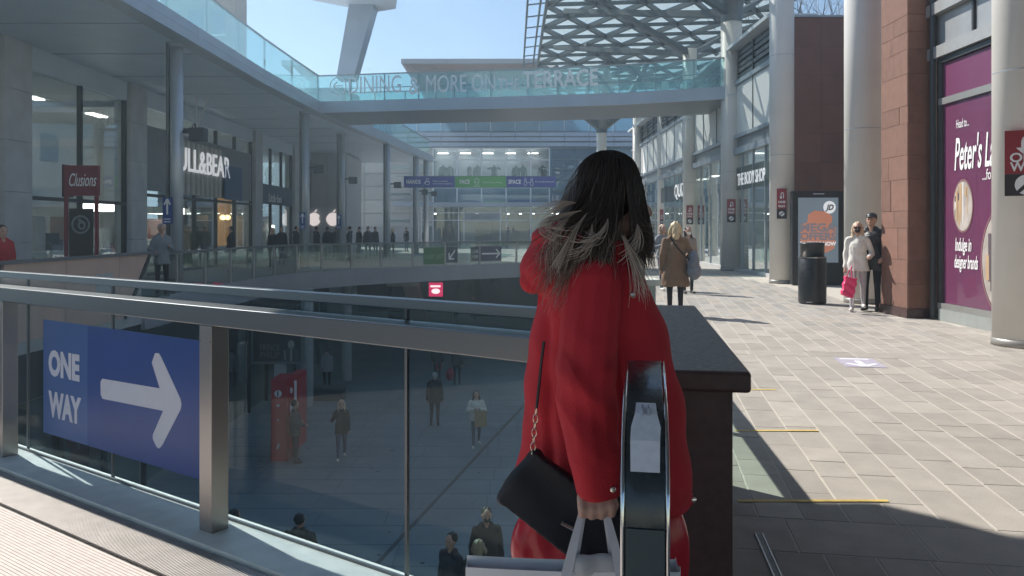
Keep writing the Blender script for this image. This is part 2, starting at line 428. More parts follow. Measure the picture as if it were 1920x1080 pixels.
# ================================================================== GRANITE BLOCK
bx = thing('granite_block', 'dark brown granite plinth with overhanging cap beside the red coat', 'plinth', (.6, 3.6, 0))
a = Vector((.815, 2.72, 0)); d = Vector((1.165-.815, 5.08-2.72, 0)); BM = frame(a, (-d.x, -d.y, 0))  # u towards camera, n to the right (+x)
Lb = d.length
def blk(u0, u1, v0, v1, n0, n1, name, bev):
    m = MB(); m.fb(BM, u0, u1, v0, v1, n0, n1); return m.build(name, brown, bx, bevel=bev)
BM = frame(a, (-d.y, d.x, 0))   # u to the left, n ... towards +Y side
uu = Vector((-d.y, d.x, 0)).normalized(); nn = uu.cross(UP)
sgn = 1 if nn.y > 0 else -1
def bk(u0, u1, v0, v1, n0, n1, name, bev, m_=brown):
    m = MB(); lo, hi = sorted((sgn*n0, sgn*n1)); m.fb(BM, u0, u1, v0, v1, lo, hi); return m.build(name, m_, bx, bevel=bev)
bk(0.055, .70, 0, .985, .06, Lb-.05, 'body', .004)
bk(0, .76, .987, 1.06, 0, Lb, 'cap', .012)
# ================================================================== HAND RAIL END (moving-stair newel)
nw = thing('handrail_end', 'chrome edged dark handrail end with torn white paper label', 'handrail', (.29, 1.7, 0))
cx = .283; hw = .045
prof = [(1.46, .0), (1.46, .97), (1.465, 1.035), (1.485, 1.09), (1.525, 1.14), (1.585, 1.178), (1.67, 1.206), (1.78, 1.226), (1.90, 1.236), (1.935, 1.226), (1.945, 1.20)]
rubber = mat('dark_rubber', (.03, .042, .05), .28, 0, .1, 9, coat=.3, rvar=.08); panel_m = mat('newel_panel', (.05, .075, .09), .42, .2, .08, 6)
chrome = mat('chrome', (.62, .64, .66), .12, 1, .1, 14, rvar=.06)
def ribbon(x0, x1, pr, th, m_, name, smooth=True):
    V = []; Fc = []
    n = len(pr)
    for i, (y, z) in enumerate(pr):
        y0, z0 = pr[max(i-1, 0)]; y1, z1 = pr[min(i+1, n-1)]; ty, tz = y1-y0, z1-z0; l = math.hypot(ty, tz)
        ny, nz = tz/l, -ty/l       # inward (away from camera / down)
        V += [(x0, y, z), (x1, y, z), (x1, y+ny*th, z+nz*th), (x0, y+ny*th, z+nz*th)]
    for i in range(n-1):
        a = i*4; c = a+4
        for j in range(4): Fc.append((a+j, a+(j+1) % 4, c+(j+1) % 4, c+j))
    Fc += [(3, 2, 1, 0), (n*4-4, n*4-3, n*4-2, n*4-1)]
    m = MB(); m.add(V, Fc); return m.build(name, m_, nw, smooth=smooth, bevel=.002)
ribbon(cx-hw+.008, cx+hw-.008, prof, .02, rubber, 'rubber_band')
off = [(y-.004, z) for y, z in prof]
ribbon(cx-hw, cx-hw+.0075, off, .03, chrome, 'chrome_edge'); ribbon(cx+hw-.0075, cx+hw, off, .03, chrome, 'chrome_edge')
b = MB(); b.box(cx-hw+.010, cx+hw-.010, 1.4545, 1.459, .0, 1.0); b.build('lower_cover', panel_m, nw)
b = MB(); b.box(cx-hw+.004, cx+hw-.004, 1.50, 1.93, .0, 1.03); b.box(cx-hw+.004, cx+hw-.004, 1.60, 1.93, 1.03, 1.13); b.build('side_panel', steel_d, nw)
# torn paper label lying on the curve
V = []; Fc = []
lab = [(1.4825, 1.097), (1.5215, 1.145), (1.583, 1.183), (1.668, 1.211), (1.715, 1.221)]
lab = [(1.4825, 1.097), (1.5215, 1.145), (1.552, 1.164), (1.583, 1.183), (1.622, 1.196)]
lw = [(-.027, .027), (-.028, .028), (-.027, .030), (-.020, .0235), (-.018, .021)]
for (y, z), (l0, l1) in zip(lab, lw): V += [(cx+l0, y-.001, z), (cx+l1, y-.001, z)]
for i in range(4): Fc.append((2*i, 2*i+1, 2*i+3, 2*i+2))
m = MB(); m.add(V, Fc); pl = m.build('paper_label', mat('torn_paper', (.75, .77, .85), .8, 0, .08, 60), nw)
m = MB()
for x in (-.006, .006): m.box(cx+x-.001, cx+x+.001, 1.575, 1.612, 1.180, 1.1945)
m.build('label_print', mat('grey_print', (.35, .38, .48), .8), nw)
nw.rotation_euler = (0, 0, -math.atan(250/1500))
# ================================================================== RIGHT RAILING (behind the block)
rr = thing('walkway_railing', 'green glass railing with steel rail along the opening, behind the granite plinth', 'railing', (edge_x(6), 6, 0))
for i, (y0, y1) in enumerate([(5.2, 6.7), (6.7, 8.2), (8.2, 9.7), (9.7, 11.2), (11.2, 14), (14, 18), (18, 22), (22, 26), (26, 30), (30, 34), (34, 38.5)]):
    p = Vector((edge_x(y0)-.12, y0, 0)); q = Vector((edge_x(y1)-.12, y1, 0)); M = frame(p, q-p); L = (q-p).length
    m = MB(); m.fb(M, .06, L-.01, .05, 1.08, -.006, .006); m.build('glass_pane', g_green, rr)
    m = MB(); m.fb(M, 0, .05, -.01, 1.1, -.04, .04); m.build('post', steel, rr)
    m = MB(); m.fb(M, 0, L, 1.1, 1.16, -.05, .05); m.build('hand_rail', steel, rr)
# pale block seat seen behind her shoulder
st = thing('block_bench', 'pale green grey stone block bench behind the red coat shoulder', 'bench', (2.55, 13.4, 0))
m = MB(); m.box(1.55, 2.40, 12.9, 13.5, .62, .72); m.build('seat', mat('pale_stone', (.50, .53, .49), .7), st, bevel=.01)
m = MB(); m.box(1.65, 2.33, 12.97, 13.43, 0, .619); m.build('base', mat('pale_stone_base', (.30, .35, .34), .7), st)
# ================================================================== RIGHT COLUMNS
def column(x, y, d, h, label, cap=False):
    c = thing('column', label, 'column', (x, y, 0), 'round columns along the right walkway')
    r = d/2
    m = MB(); m.lathe([(r, .105), (r, h)], (x, y, 0), 40); s = m.build('shaft', offw, c, smooth=False)
    s.data.polygons.foreach_set('use_smooth', [len(p.vertices) == 4 for p in s.data.polygons])
    m = MB(); m.lathe([(r+.012, 0), (r+.012, .098), (r-.01, .104)], (x, y, 0), 40); q = m.build('base_ring', mat('base_ring', (.30, .29, .27), .4, .3), c)
    q.data.polygons.foreach_set('use_smooth', [len(p.vertices) == 4 for p in q.data.polygons])
    for z in (3.6, 6.4):
        if z < h: m = MB(); m.lathe([(r+.002, z), (r+.002, z+.012)], (x, y, 0), 40); m.build('joint_ring', alu, c)
    if cap:
        m = MB(); m.lathe([(r+.01, h), (r+.04, h+.55), (r+.12, h+.9)], (x, y, 0), 28); m.build('capital', steel_d, c)
    return c
COLS = [(6.80, 10.57, .80, 12, 'nearest column at right edge, cut by the frame', False),
        (7.36, 16.7, .80, 12, 'pinkish lit column behind the couple, beside the advert screen', False),
        (7.62, 22.6, .67, 12, 'pale column left of the brown cladding wall and advert screen', False),
        (8.06, 29.4, .76, 9.1, 'column with dark branching head where the glass bridge ends', True),
        (8.0, 36.0, .62, 9.6, 'slim pale column behind the woman in tan coat', False),
        (8.3, 44.0, .60, 9.6, 'slim pale column left of the women, second farthest', False),
        (8.0, 51.0, .60, 9.6, 'farthest slim pale column beside the head of the red coat woman', False)]
for c in COLS: column(*c)
signred = mat('sign_red', (.30, .025, .035), .45, 0, .05, 5); signblk = mat('sign_black', (.03, .02, .025), .45)
def col_sign(i, wd, zc, label):
    x, y, d = COLS[i][:3]
    t = Vector((-x, -y, 0)).normalized()
    o = Vector((x, y, 0))+t*(d/2+.012); u = Vector((-t.y, t.x, 0)); M = frame((o.x, o.y, zc), u)
    if M.to_3x3() @ Vector((0, 0, 1)) @ t < 0: M = frame((o.x, o.y, zc), -u)
    s = thing('column_sign', label, 'sign', (o.x, o.y, zc-.4), 'red and black one way signs on the columns')
    h = .84; w = wd; sp = h*.335-h/2
    m = MB(); m.fb(M, -w/2, w/2, sp, h/2, 0, .012); rp_ = m.build('red_panel', signred, s)
    m = MB(); m.fb(M, -w/2, w/2, -h/2, sp-.001, 0, .012); bp_ = m.build('black_panel', signblk, s)
    # U-turn arrow
    m = MB(); pts = []
    for k in range(9):
        a = math.pi*k/8; pts.append((w*.13*math.cos(a)+w*.05, h*.32+w*.15*math.sin(a)))
    pts = [(w*.18, h*.17)]+pts+[(w*.05-w*.13, h*.22)]
    for k, (p, q) in enumerate(zip(pts[:-1], pts[1:])): m.stroke(M, p, q, w*.085, .0125, .014+k*.0002, rnd=.1)
    m.poly([(-w*.24, h*.235), (-w*.08, h*.14), (w*.08, h*.235)], .0125, .0175, 0, M)
    m.build('turn_arrow', letter_w, rp_)
    text('ONE', M, -w*.38, h*.02, w*.34, letter_w, rp_, n=.013, depth=.002, width=w*.76, bold=.004)
    text('WAY', M, -w*.38, -h*.12, w*.34, letter_w, rp_, n=.013, depth=.002, width=w*.76, bold=.004)
    cy = (-h/2+sp)/2
    m = MB(); m.disc(M, 0, cy, w*.27, w*.27, .0125, .0145); sd_ = m.build('stop_disc', letter_w, bp_)
    m = MB(); m.stroke(M, (-w*.19, cy-w*.19), (w*.19, cy+w*.19), w*.09, .0148, .016); m.build('slash', signblk, bp_)
M0 = None
col_sign(0, .48, zy(305, 10.2), 'one way sign on the nearest column at right edge')
col_sign(2, .26, zy(382, 22.3), 'one way sign on the column left of the brown wall')
col_sign(3, .30, zy(395, 29.0), 'one way sign on the branching-head column beside the glass doors')
col_sign(4, .30, zy(403, 35.7), 'one way sign right above the tan coat woman')
col_sign(5, .32, zy(407, 43.7), 'smallest one way sign, above the grey jacket woman')
# ================================================================== PURPLE SHOPFRONT (x = 7.25)
PX = 7.25
PM = frame((PX, 0, 0), (0, -1, 0))       # u = -Y, n = -x
ps = thing('purple_shopfront', 'shop window covered with purple poster and white handwriting, far right', 'shopfront', (PX, 12, 0))
purple = mat('purple_vinyl', (.155, .038, .10), .38, 0, .06, 2)
greyfr = mat('grey_frame', (.30, .30, .29), .4, .4, .06, 4)
y0, y1 = 13.45, 5.0
m = MB(); m.fb(PM, -y0, -y1, .30, 3.62, -.02, -.006); pst = m.build('poster', purple, ps)
m = MB(); m.fb(PM, -y0, -y1, 3.74, 4.32, -.02, -.006); m.build('top_poster', purple, ps)
m = MB(); m.fb(PM, -y0, -y1, .30, 3.62, -.004, .002); m.build('window_pane', glass('poster_glass', (.98, .98, .98), .3), ps)
m = MB(); m.fb(PM, -y0-.10, -y1, 3.625, 3.735, -.03, .035); m.build('transom', greyfr, ps)
m = MB(); m.fb(PM, -y0-.10, -y0-.002, .18, 4.42, -.03, .03); m.build('jamb', mat('dark_jamb', (.10, .10, .10), .4, .4), ps)
m = MB(); m.fb(PM, -y0-.10, -y1, 4.325, 4.42, -.03, .04); m.build('head_frame', dark, ps)
m = MB(); m.fb(PM, -y0-.10, -y1, .20, .295, -.03, .045); m.build('sill', greyfr, ps)
m = MB(); m.fb(PM, -y0-.05, -y1, 0, .198, -.04, .06); m.build('plinth', mat('plinth_grey', (.28, .30, .29), .6), ps)
text('Head to...', PM, -13.05, zy(240, 13.0), .20, letter_w, pst, n=.003, depth=.002, width=.36, shear=.1)
text("Peter's Lane", PM, -13.1, zy(318, 13.0), .74, letter_w, pst, n=.003, depth=.002, width=1.36, shear=.25, bold=.010)
text('...for more great brands', PM, -12.32, zy(338, 12.4), .24, letter_w, pst, n=.003, depth=.002, width=1.5)
text('Indulge in', PM, -13.08, zy(470, 13.0), .30, letter_w, pst, n=.003, depth=.002, width=.46, shear=.25, bold=.004)
text('designer brands', PM, -13.1, zy(502, 13.0), .30, letter_w, pst, n=.003, depth=.002, width=.66, shear=.25, bold=.004)
def photo_disc(cu, cv, ru, rv, seed):
    rs_ = random.Random(seed)
    m = MB(); m.disc(PM, cu, cv, ru, rv, .003, .0045, 40); m.build('picture', mat('picture_ground', (.42, .37, .34), .5, 0, .35, 3), ps)
    # printed street view: flat bars of tone clipped to the oval
    tones = [mat('print_dark', (.10, .08, .09), .5), mat('print_light', (.66, .63, .62), .5), mat('print_tan', (.48, .33, .20), .5), mat('print_pink', (.50, .32, .30), .5)]
    m = MB()
    for i in range(16):
        x = rs_.uniform(-.85, .85); w = rs_.uniform(.03, .11); t = math.sqrt(max(0, 1-(abs(x)+w)**2))*.95
        if t <= 0.1: continue
        a_, b_ = sorted((rs_.uniform(-t, t), rs_.uniform(-t, t)))
        if i % 2 == 0: b_ = t
        m.fb(PM, cu+(x-w)*ru, cu+(x+w)*ru, cv+a_*rv, cv+b_*rv, .0048+i*.0003, .0050+i*.0003, rs_.randrange(4))
    m.build('picture_print', tones, ps)
    m = MB(); k = 48
    for j in range(k):
        p = [(cu+ru*1.05*math.cos(w), cv+rv*1.05*math.sin(w)) for w in (2*math.pi*j/k, 2*math.pi*(j+1)/k)]
        m.stroke(PM, p[0], p[1], .012, .003, .0042+(j % 2)*.0003, rnd=.02)
    m.build('picture_ring', mat('ring_gold', (.42, .25, .22), .4), ps)
photo_disc(-12.86, zy(386, 12.8), .26, .40, 4)
photo_disc(-11.75, zy(490, 12.0), .58, .80, 9)
# metal band and white storey above
m = MB(); m.fb(PM, -13.9, -y1, 4.425, 4.62, -.05, .10); m.build('lower_cornice', mat('cornice_grey', (.40, .40, .39), .4, .4), ps)
for i in range(6):
    a_ = -13.75+i*1.25
    m = MB(); m.fb(PM, a_, a_+1.19, 4.64, 5.16, -.03, .0); m.build('fanlight', mat('grey_panel', (.36, .37, .38), .35, .3), ps)
    m = MB(); m.fb(PM, a_+1.195, a_+1.245, 4.62, 5.16, -.03, .04); m.build('mullion', dark, ps)
m = MB(); m.fb(PM, -13.9, -y1, 5.165, 5.36, -.05, .12); m.build('upper_cornice', MATS['cornice_grey'], ps)
for i in range(5):
    a_ = -13.8+i*1.8
    m = MB(); m.fb(PM, a_, a_+1.78, 5.38, 9.4, -.03, .03); m.build('white_panel', white, ps)
m = MB(); m.box(PX+.05, 14, 5, 13.4, 0, 9.4); m.build('body', brownwall, ps)
# ================================================================== STONE PIER
pier = thing('stone_pier', 'red sandstone block pier beside the leaning couple', 'pier', (7.1, 14.4, 0))
m = MB(); m.box(6.83, 7.48, 13.80, 14.78, .16, 9.4); m.build('core', mat('pier_mortar', (.19, .10, .08), .9), pier)
rs2 = random.Random(11)
z = .16; r = 0
while z < 7.5:
    h = rs2.choice([.30, .42, .55])
    s = rs2.choice([.3, .5, .7]) if r % 2 else rs2.choice([0, .35, .62])
    segs = [(13.80, 14.78)] if s == 0 else [(13.80, 13.80+.98*s), (13.80+.98*s, 14.78)]
    for a_, c_ in segs:
        m = MB(); d_ = rs2.uniform(.006, .012); m.box(6.83-d_, 6.829, a_+.004, c_-.004, z+.0025, z+h-.0025); m.build('stone', redstone, pier, bevel=.003)
    m = MB(); m.box(6.825, 7.15, 13.80-.014, 13.799, z+.0025, z+h-.0025); m.build('stone', redstone, pier, bevel=.003)
    m = MB(); m.box(7.155, 7.48, 13.80-.014, 13.799, z+.0025, z+h-.0025); m.build('stone', redstone, pier, bevel=.003)
    z += h; r += 1
m = MB(); m.box(6.79, 7.49, 13.76, 14.80, 0, .158); m.build('foot', brown, pier)
m = MB(); m.tube([(7.17, 13.62, 0.02), (7.17, 13.62, 9)], .05, 10); m.build('downpipe', dark, pier)
# ================================================================== BROWN CLAD WALL (frontal, y = 24.4)
bw = thing('brown_wall', 'tall brown clad wall behind the advert screen', 'wall', (10.5, 24.4, 0))
m = MB(); m.box(8.32, 14.0, 24.45, 26, 0, 8.0); m.build('core', mat('wall_core', (.05, .03, .03), .8), bw)
for r in range(9):
    for c in range(5):
        x0 = 8.32+c*1.12+(.0 if r % 2 else -.0); m = MB(); m.box(x0+.003, x0+1.117, 24.435, 24.449, r*.888+.003, r*.888+.885); m.build('cladding_panel', brownwall, bw)
m = MB(); m.box(8.30, 14.0, 24.40, 26.02, 8.0, 8.06); m.build('coping', alu, bw)
# lane end wall between pier and clad wall
le = thing('lane_wall', 'grey glazed wall glimpsed between column and stone pier', 'building', (12.5, 20, 0))
m = MB(); m.box(12.2, 13, 13.5, 24.3, 0, 7.5); m.build('wall', mat('lane_grey', (.42, .43, .42), .6), le)
m = MB(); m.box(12.16, 12.19, 14.0, 23.8, .2, 3.0); m.build('window', g_shop, le)
m = MB(); m.box(12.14, 12.19, 14.0, 23.8, 3.05, 3.25); m.build('window_head', dark, le)
# ================================================================== ADVERT SCREEN
ad = thing('advert_totem', 'black freestanding advert screen with orange blob and sale lettering', 'advert screen', (gx(1532, 21.7), 21.7, 0))
AM = frame((gx(1486, 21.7), 21.7, 0), (1, 0, 0)); aw = 1.40; ah = 2.56
m = MB(); m.fb(AM, 0, aw, .02, ah, -.22, 0); m.build('case', black, ad, bevel=.015)
m = MB(); m.fb(AM, .05, aw-.05, 0, .03, -.18, -.03); m.build('foot', dark, ad)
scr = mat('screen_blue', (.10, .13, .16), .25, 0, .25, 1.2, emit=(.30, .38, .45), es=.16)
m = MB(); m.fb(AM, .15, 1.24, .62, 2.38, .001, .006); scn_ = m.build('screen', scr, ad)
orange = mat('screen_orange', (.5, .2, .12), .3, emit=(.75, .30, .20), es=.16, var=0)
m = MB(); m.poly([(.22, 1.10), (.35, .98), (.55, 1.06), (.62, 1.02), (.9, .88), (1.13, 1.0), (1.17, 1.35), (1.18, 1.55), (1.05, 1.62), (1.08, 1.85), (.95, 2.0), (.6, 2.03), (.42, 1.92), (.40, 1.72), (.27, 1.66), (.21, 1.4)], .0065, .008, 0, AM); m.build('orange_blob', orange, scn_)
grp = mat('screen_print', (.12, .12, .14), .4, emit=(.30, .27, .30), es=.2, var=0)
text('MEGA', AM, .20, 1.47, .30, grp, scn_, n=.0085, depth=.001, width=.98, bold=.012)
text('OFFERS', AM, .20, 1.24, .27, grp, scn_, n=.0085, depth=.001, width=.98, bold=.012)
scw = mat('screen_white', (.8, .8, .8), .4, emit=(.85, .87, .9), es=.25, var=0)
text('IN STORE NOW', AM, .20, 1.08, .15, scw, scn_, n=.0085, depth=.001, width=.98, bold=.006)
m = MB(); m.disc(AM, 1.0, 2.12, .17, .17, .0085, .0095); m.build('logo_disc', scw, scn_)
text('JD', AM, .885, 2.05, .20, signblk, scn_, n=.0098, depth=.001, width=.23, shear=.3, bold=.008)
m = MB(); m.fb(AM, .56, .86, 2.47, 2.495, .001, .003); m.build('maker_mark', grey_l, ad)
# ================================================================== LITTER BIN
bn = thing('litter_bin', 'black round litter bin with silver band in front of the advert screen', 'bin', (gx(1523, 17.1), 17.1, 0))
bxx = gx(1523, 16.45); by = 16.45
m = MB(); m.lathe([(.27, .02), (.275, .06), (.275, .93), (.265, .94)], (bxx, by, 0), 32); o = m.build('body', black, bn); o.data.polygons.foreach_set('use_smooth', [len(p.vertices) == 4 for p in o.data.polygons])
m = MB(); m.lathe([(.278, .941), (.278, .965)], (bxx, by, 0), 32); m.build('band', steel, bn)
m = MB(); m.lathe([(.235, .966), (.238, 1.22), (.245, 1.225), (.24, 1.25), (.19, 1.262)], (bxx, by, 0), 32); o = m.build('hood', black, bn); o.data.polygons.foreach_set('use_smooth', [len(p.vertices) == 4 for p in o.data.polygons])
BMx = frame((bxx-.07, by-.278, 0), (1, 0, 0))
m = MB(); m.fb(BMx, -.16, -.04, .05, .062, .012, .016); m.build('badge', grey_l, bn)
m = MB(); m.lathe([(.25, 0), (.25, .019)], (bxx, by, 0), 24); m.build('foot', dark, bn)
# ================================================================== FLOOR STICKER AND YELLOW TAPE
stk = thing('floor_sticker', 'faded lilac floor sticker with white arrow on the paving', 'sticker', (gx(1612, 9.1), 9.1, .004))
SM = Matrix.Translation((gx(1612, 9.2), 9.2, .003)) @ Matrix.Rotation(ang, 4, 'Z')
lil = mat('faded_lilac', (.40, .37, .45), .7, 0, .15, 20)
m = MB(); m.box(-.22, .22, -.30, .34, 0, .002, 0, SM); m.build('panel', lil, stk)
m = MB(); m.box(-.16, .16, .22, .30, .0022, .0032, 0, SM)
m.stroke(SM, (.0, .14), (.0, -.22), .07, .0022, .0034); m.stroke(SM, (-.16, -.06), (0, -.24), .065, .0022, .0037); m.stroke(SM, (.16, -.06), (0, -.24), .065, .0022, .0040)
m.build('arrow_print', mat('sticker_white', (.7, .7, .74), .7), stk)
yel = mat('yellow_tape', (.66, .48, .14), .6, 0, .2, 25)
for i, (xa, xb, py, lab) in enumerate([(1383, 1665, 940, 'longest yellow tape strip on the paving, nearest the granite plinth foot'), (1378, 1534, 808, 'middle yellow tape strip on the paving'), (1392, 1455, 731, 'farthest short yellow tape strip on the paving')]):
    Y = EYE*F/(py-HZ); m = MB(); m.box(gx(xa, Y), gx(xb, Y), Y-.017, Y+.017, .0035, .0048)
    tag(m.build('tape_strip', yel), lab, 'tape', 'yellow tape strips on the paving')
# ================================================================== RIGHT SHOPS (x = 8.45, seen at a slant)
FX = 8.16
FM = frame((FX, 0, 0), (0, -1, 0))
def interior(M, u0, u1, v0, v1, depth, wall, parent, floor_m=None, lights=3, warm=False, ceil=None):
    m = MB()
    m.fb(M, u0+.05, u1-.05, v0, v1, -depth-.05, -depth); m.build('back_wall', wall, parent)
    m = MB(); m.fb(M, u0+.05, u1-.05, v0, v0+.02, -depth, -.08); m.build('shop_floor', floor_m or conc, parent)
    m = MB(); m.fb(M, u0+.05, u1-.05, v1-.02, v1, -depth, -.08); m.build('ceiling', ceil or white, parent)
    for k in range(lights):
        uu = u0+(u1-u0)*(k+.5)/lights
        m = MB(); m.fb(M, uu-.5, uu+.5, v1-.06, v1-.025, -depth*.5-.15, -depth*.5+.15); m.build('ceiling_lamp', lamp_y if warm and k % 2 else lamp_w, parent)
wallA = mat('shop_wall_grey', (.45, .49, .50), .7); wallB = mat('shop_wall_green', (.16, .24, .19), .7); wallC = mat('shop_wall_white', (.55, .57, .56), .7); wallD = mat('shop_wall_dark', (.12, .13, .14), .7)
def right_shop(name, label, Ya, Yb, wall, sign=None, sign_w=2.4, sign_bg=None, head=3.75, sz=.55, signy=None):
    """shop bay between Ya (far) and Yb (near)"""
    s = thing(name, label, 'shop', (FX, (Ya+Yb)/2, 0))
    u0, u1 = -Ya, -Yb
    interior(FM, u0, u1, .05, 4.2, 4.0, wall, s)
    m = MB(); m.fb(FM, u0, u1, 0, .12, -.10, .10); m.build('threshold', conc, s)
    n = max(2, round((u1-u0)/1.45)); w = (u1-u0)/n
    for i in range(n):
        m = MB(); m.fb(FM, u0+i*w+.035, u0+(i+1)*w-.035, .13, head-.82, -.03, -.018); m.build('window_pane', g_shop, s)
        m = MB(); m.fb(FM, u0+i*w+.035, u0+(i+1)*w-.035, head-.02, 4.2, -.03, -.018); m.build('fanlight', g_shop, s)
        m = MB(); m.fb(FM, u0+i*w-.03, u0+i*w+.03, .12, 4.2, -.06, .02); m.build('mullion', alu, s)
    m = MB(); m.fb(FM, u1-.03, u1+.03, .12, 4.2, -.06, .02); m.build('mullion', alu, s)
    m = MB(); m.fb(FM, u0, u1, head-.82, head-.02, -.05, .01); m.build('sign_band', sign_bg or g_shop, s)
    if sign: text(sign, FM, signy if signy is not None else (u0+u1)/2-sign_w/2, head-.66, sz, letter_glow, s, n=.02, depth=.012, width=sign_w, bold=.006, name='sign_letters')  # slight glow added to brighten the letters
    # metal band, white panels, dark louvres of the storey above
    m = MB(); m.fb(FM, u0, u1, 4.2, 4.42, -.10, .14); m.build('lower_cornice', alu, s)
    m = MB(); m.fb(FM, u0, u1, 4.42, 4.78, -.10, -.02); m.build('metal_band', mat('band_grey', (.28, .29, .30), .45, .3), s)
    m = MB(); m.fb(FM, u0, u1, 4.78, 4.90, -.10, .12); m.build('upper_cornice', alu, s)
    m = MB(); m.fb(FM, u0, u1, 4.2, 8.0, -.5, -.105); m.build('storey_core', wallD, s)
    n = max(2, round((u1-u0)/2.1)); w = (u1-u0)/n
    for i in range(n):
        m = MB(); m.fb(FM, u0+i*w+.03, u0+(i+1)*w-.03, 4.92, 6.70, -.10, .0); m.build('white_panel', white, s)
        m = MB(); m.fb(FM, u0+i*w-.028, u0+i*w+.028, 4.92, 7.95, -.10, .02); m.build('fin', dark, s)
        m = MB()
        for k in range(5): m.fb(FM, u0+i*w+.05, u0+(i+1)*w-.05, 6.95+k*.2, 7.08+k*.2, -.09, -.03+.03*(k % 2))
        m.build('louvre', mat('louvre_dark', (.10, .11, .12), .4, .4), s)
    m = MB(); m.fb(FM, u0, u1, 6.72, 6.86, -.10, .10); m.build('rail_band', alu, s)
    m = MB(); m.fb(FM, u0, u1, 8.0, 8.12, -1.2, .35); m.build('eaves', mat('eaves_white', (.62, .66, .70), .5), s)
    return s
sA = right_shop('cosmetics_shop', 'glass fronted shop with white capital letters on dark green band, by the brown wall', 29.7, 24.47, wallB, 'THE BODY SHOP', hit(FM, 1435, 330, .02)[0]-hit(FM, 1383, 330, .02)[0], mat('green_band', (.06, .085, .07), .3), sz=.60, signy=hit(FM, 1383, 330, .02)[0])
sB = right_shop('window_shop', 'shop window with white blocks and green plant behind the tan coat woman', 36.2, 29.72, wallC)
sC = right_shop('fashion_shop', 'dark shopfront with short white sign behind the women', 44.2, 36.22, wallA, 'QUIZ', hit(FM, 1284, 370, .02)[0]-hit(FM, 1265, 370, .02)[0], mat('dark_band', (.05, .055, .06), .3), sz=.9, signy=hit(FM, 1265, 370, .02)[0])
sD = right_shop('far_shop', 'farthest dark shopfront on the right walkway', 54, 44.22, wallD)
# goods in the windows (things of their own)
rs3 = random.Random(21)
for k, (y, h, c_) in enumerate([(25.6, 1.5, (.10, .10, .11)), (26.6, 1.2, (.30, .32, .30)), (27.9, 1.7, (.12, .14, .13))]):
    t = thing('display_stand', ['dark slim display stand inside the green-band shop, nearest column', 'pale low display stand inside the green-band shop', 'tall dark display stand inside the green-band shop'][k], 'display stand', (FX+1.4, y, .07))
    m = MB()
    for q in range(4): m.box(FX+1.1, FX+1.7, y-.3, y+.3, .07+h*q/4, .11+h*q/4)
    m.build('shelf', mat('disp%d' % k, c_, .5), t)
    m = MB(); [m.box(FX+1.1+a*.57, FX+1.13+a*.57, y-.3+b_*.57, y-.27+b_*.57, .07, .07+h) for a in (0, 1) for b_ in (0, 1)]; m.build('frame', dark, t)
    for q in range(3):
        m = MB(); [m.lathe([(.04, 0), (.04, .16), (.015, .2)], (FX+1.2+rs3.random()*.4, y-.2+j*.13, .112+h*q/4), 8) for j in range(4)]; m.build('bottle_row', mat('goods%d' % (q), [(.5, .15, .1), (.2, .4, .15), (.6, .55, .4)][q], .4), t)
for k, (y, w_, h, dx) in enumerate([(30.6, .9, .55, .5), (31.9, 1.0, .8, .9), (33.2, .8, .6, .5), (32.5, .9, 1.2, 1.9)]):
    m = MB(); m.box(FX+dx, FX+dx+.7, y-w_/2, y+w_/2, .07, .07+h)
    tag(m.build('display_block', white, bevel=.01), ['low white display block nearest the branching-head column', 'tall middle white display block in the shop window', 'farthest low white display block in the shop window', 'tall white display block deep inside the shop window'][k], 'display block')
# hanging plant
pt = thing('window_plant', 'bright green trailing plant inside the shop window', 'plant', (FX+.5, 35.2, .07))
m = MB()
for k in range(240):
    z = rs3.uniform(.9, 3.1); p = Vector((FX+.5+rs3.gauss(0, .12), 35.1+rs3.gauss(0, .22), z)); q = Vector((rs3.uniform(-1, 1), rs3.uniform(-1, 1), rs3.uniform(-1, .3))).normalized()*.12; s_ = q.orthogonal().normalized()*.035
    m.add([p, p+q*.5+s_, p+q, p+q*.5-s_], [(0, 1, 2, 3)])
m.build('foliage', mat('leaf_bright', (.20, .42, .06), .5), pt)
m = MB(); m.tube([(FX+.5, 35.1, .07), (FX+.5, 35.12, 3.0)], .02, 6); m.build('stem', mat('stem', (.12, .15, .05), .7), pt)
# white lamp stand line in window
m = MB(); m.tube([(FX+.6, 30.35, .07), (FX+.6, 30.35, 2.55)], .03, 8); m.lathe([(.07, 2.55), (.07, 2.65)], (FX+.6, 30.35, 0), 10)
tag(m.build('slim_post', steel), 'slim upright post behind the shop glass beside the branching-head column', 'post')
# ================================================================== GLASS CANOPY
cn = thing('glass_canopy', 'lattice canopy of grey steel and frosted glass over the right walkway', 'canopy', (6, 36, 10.6))
lat = mat('lattice_steel', (.115, .135, .15), .45, .35, .1, 4)
CX0, CX1, CY0, CY1 = 1.45, 12.0, 22.5, 53.0
def cz(x, y): return 10.9+.030*(x-1.45)*(1 if x > 1.45 else 0)+.25*math.sin((y-22)*.10)-.012*(y-30)
step = 2.1; hgt = step*.9
rows = int((CY1-CY0)/hgt)
nodes = {}
for j in range(rows+1):
    y = CY0+j*hgt; off_ = (step/2 if j % 2 else 0)
    xs = [CX0]+[x for x in [CX0+off_+i*step for i in range(0, 9)] if CX0+.2 < x < CX1-.2]+[CX1] if j % 2 else [CX0+i*step for i in range(0, 6)]
    nodes[j] = [Vector((x, y, cz(x, y))) for x in xs]
def latbar(p, q, w=.11, h=.20): m = MB(); m.bar(p-Vector((0, 0, h/2)), q-Vector((0, 0, h/2)), w, h); m.build('lattice_bar', lat, cn)
tri = []
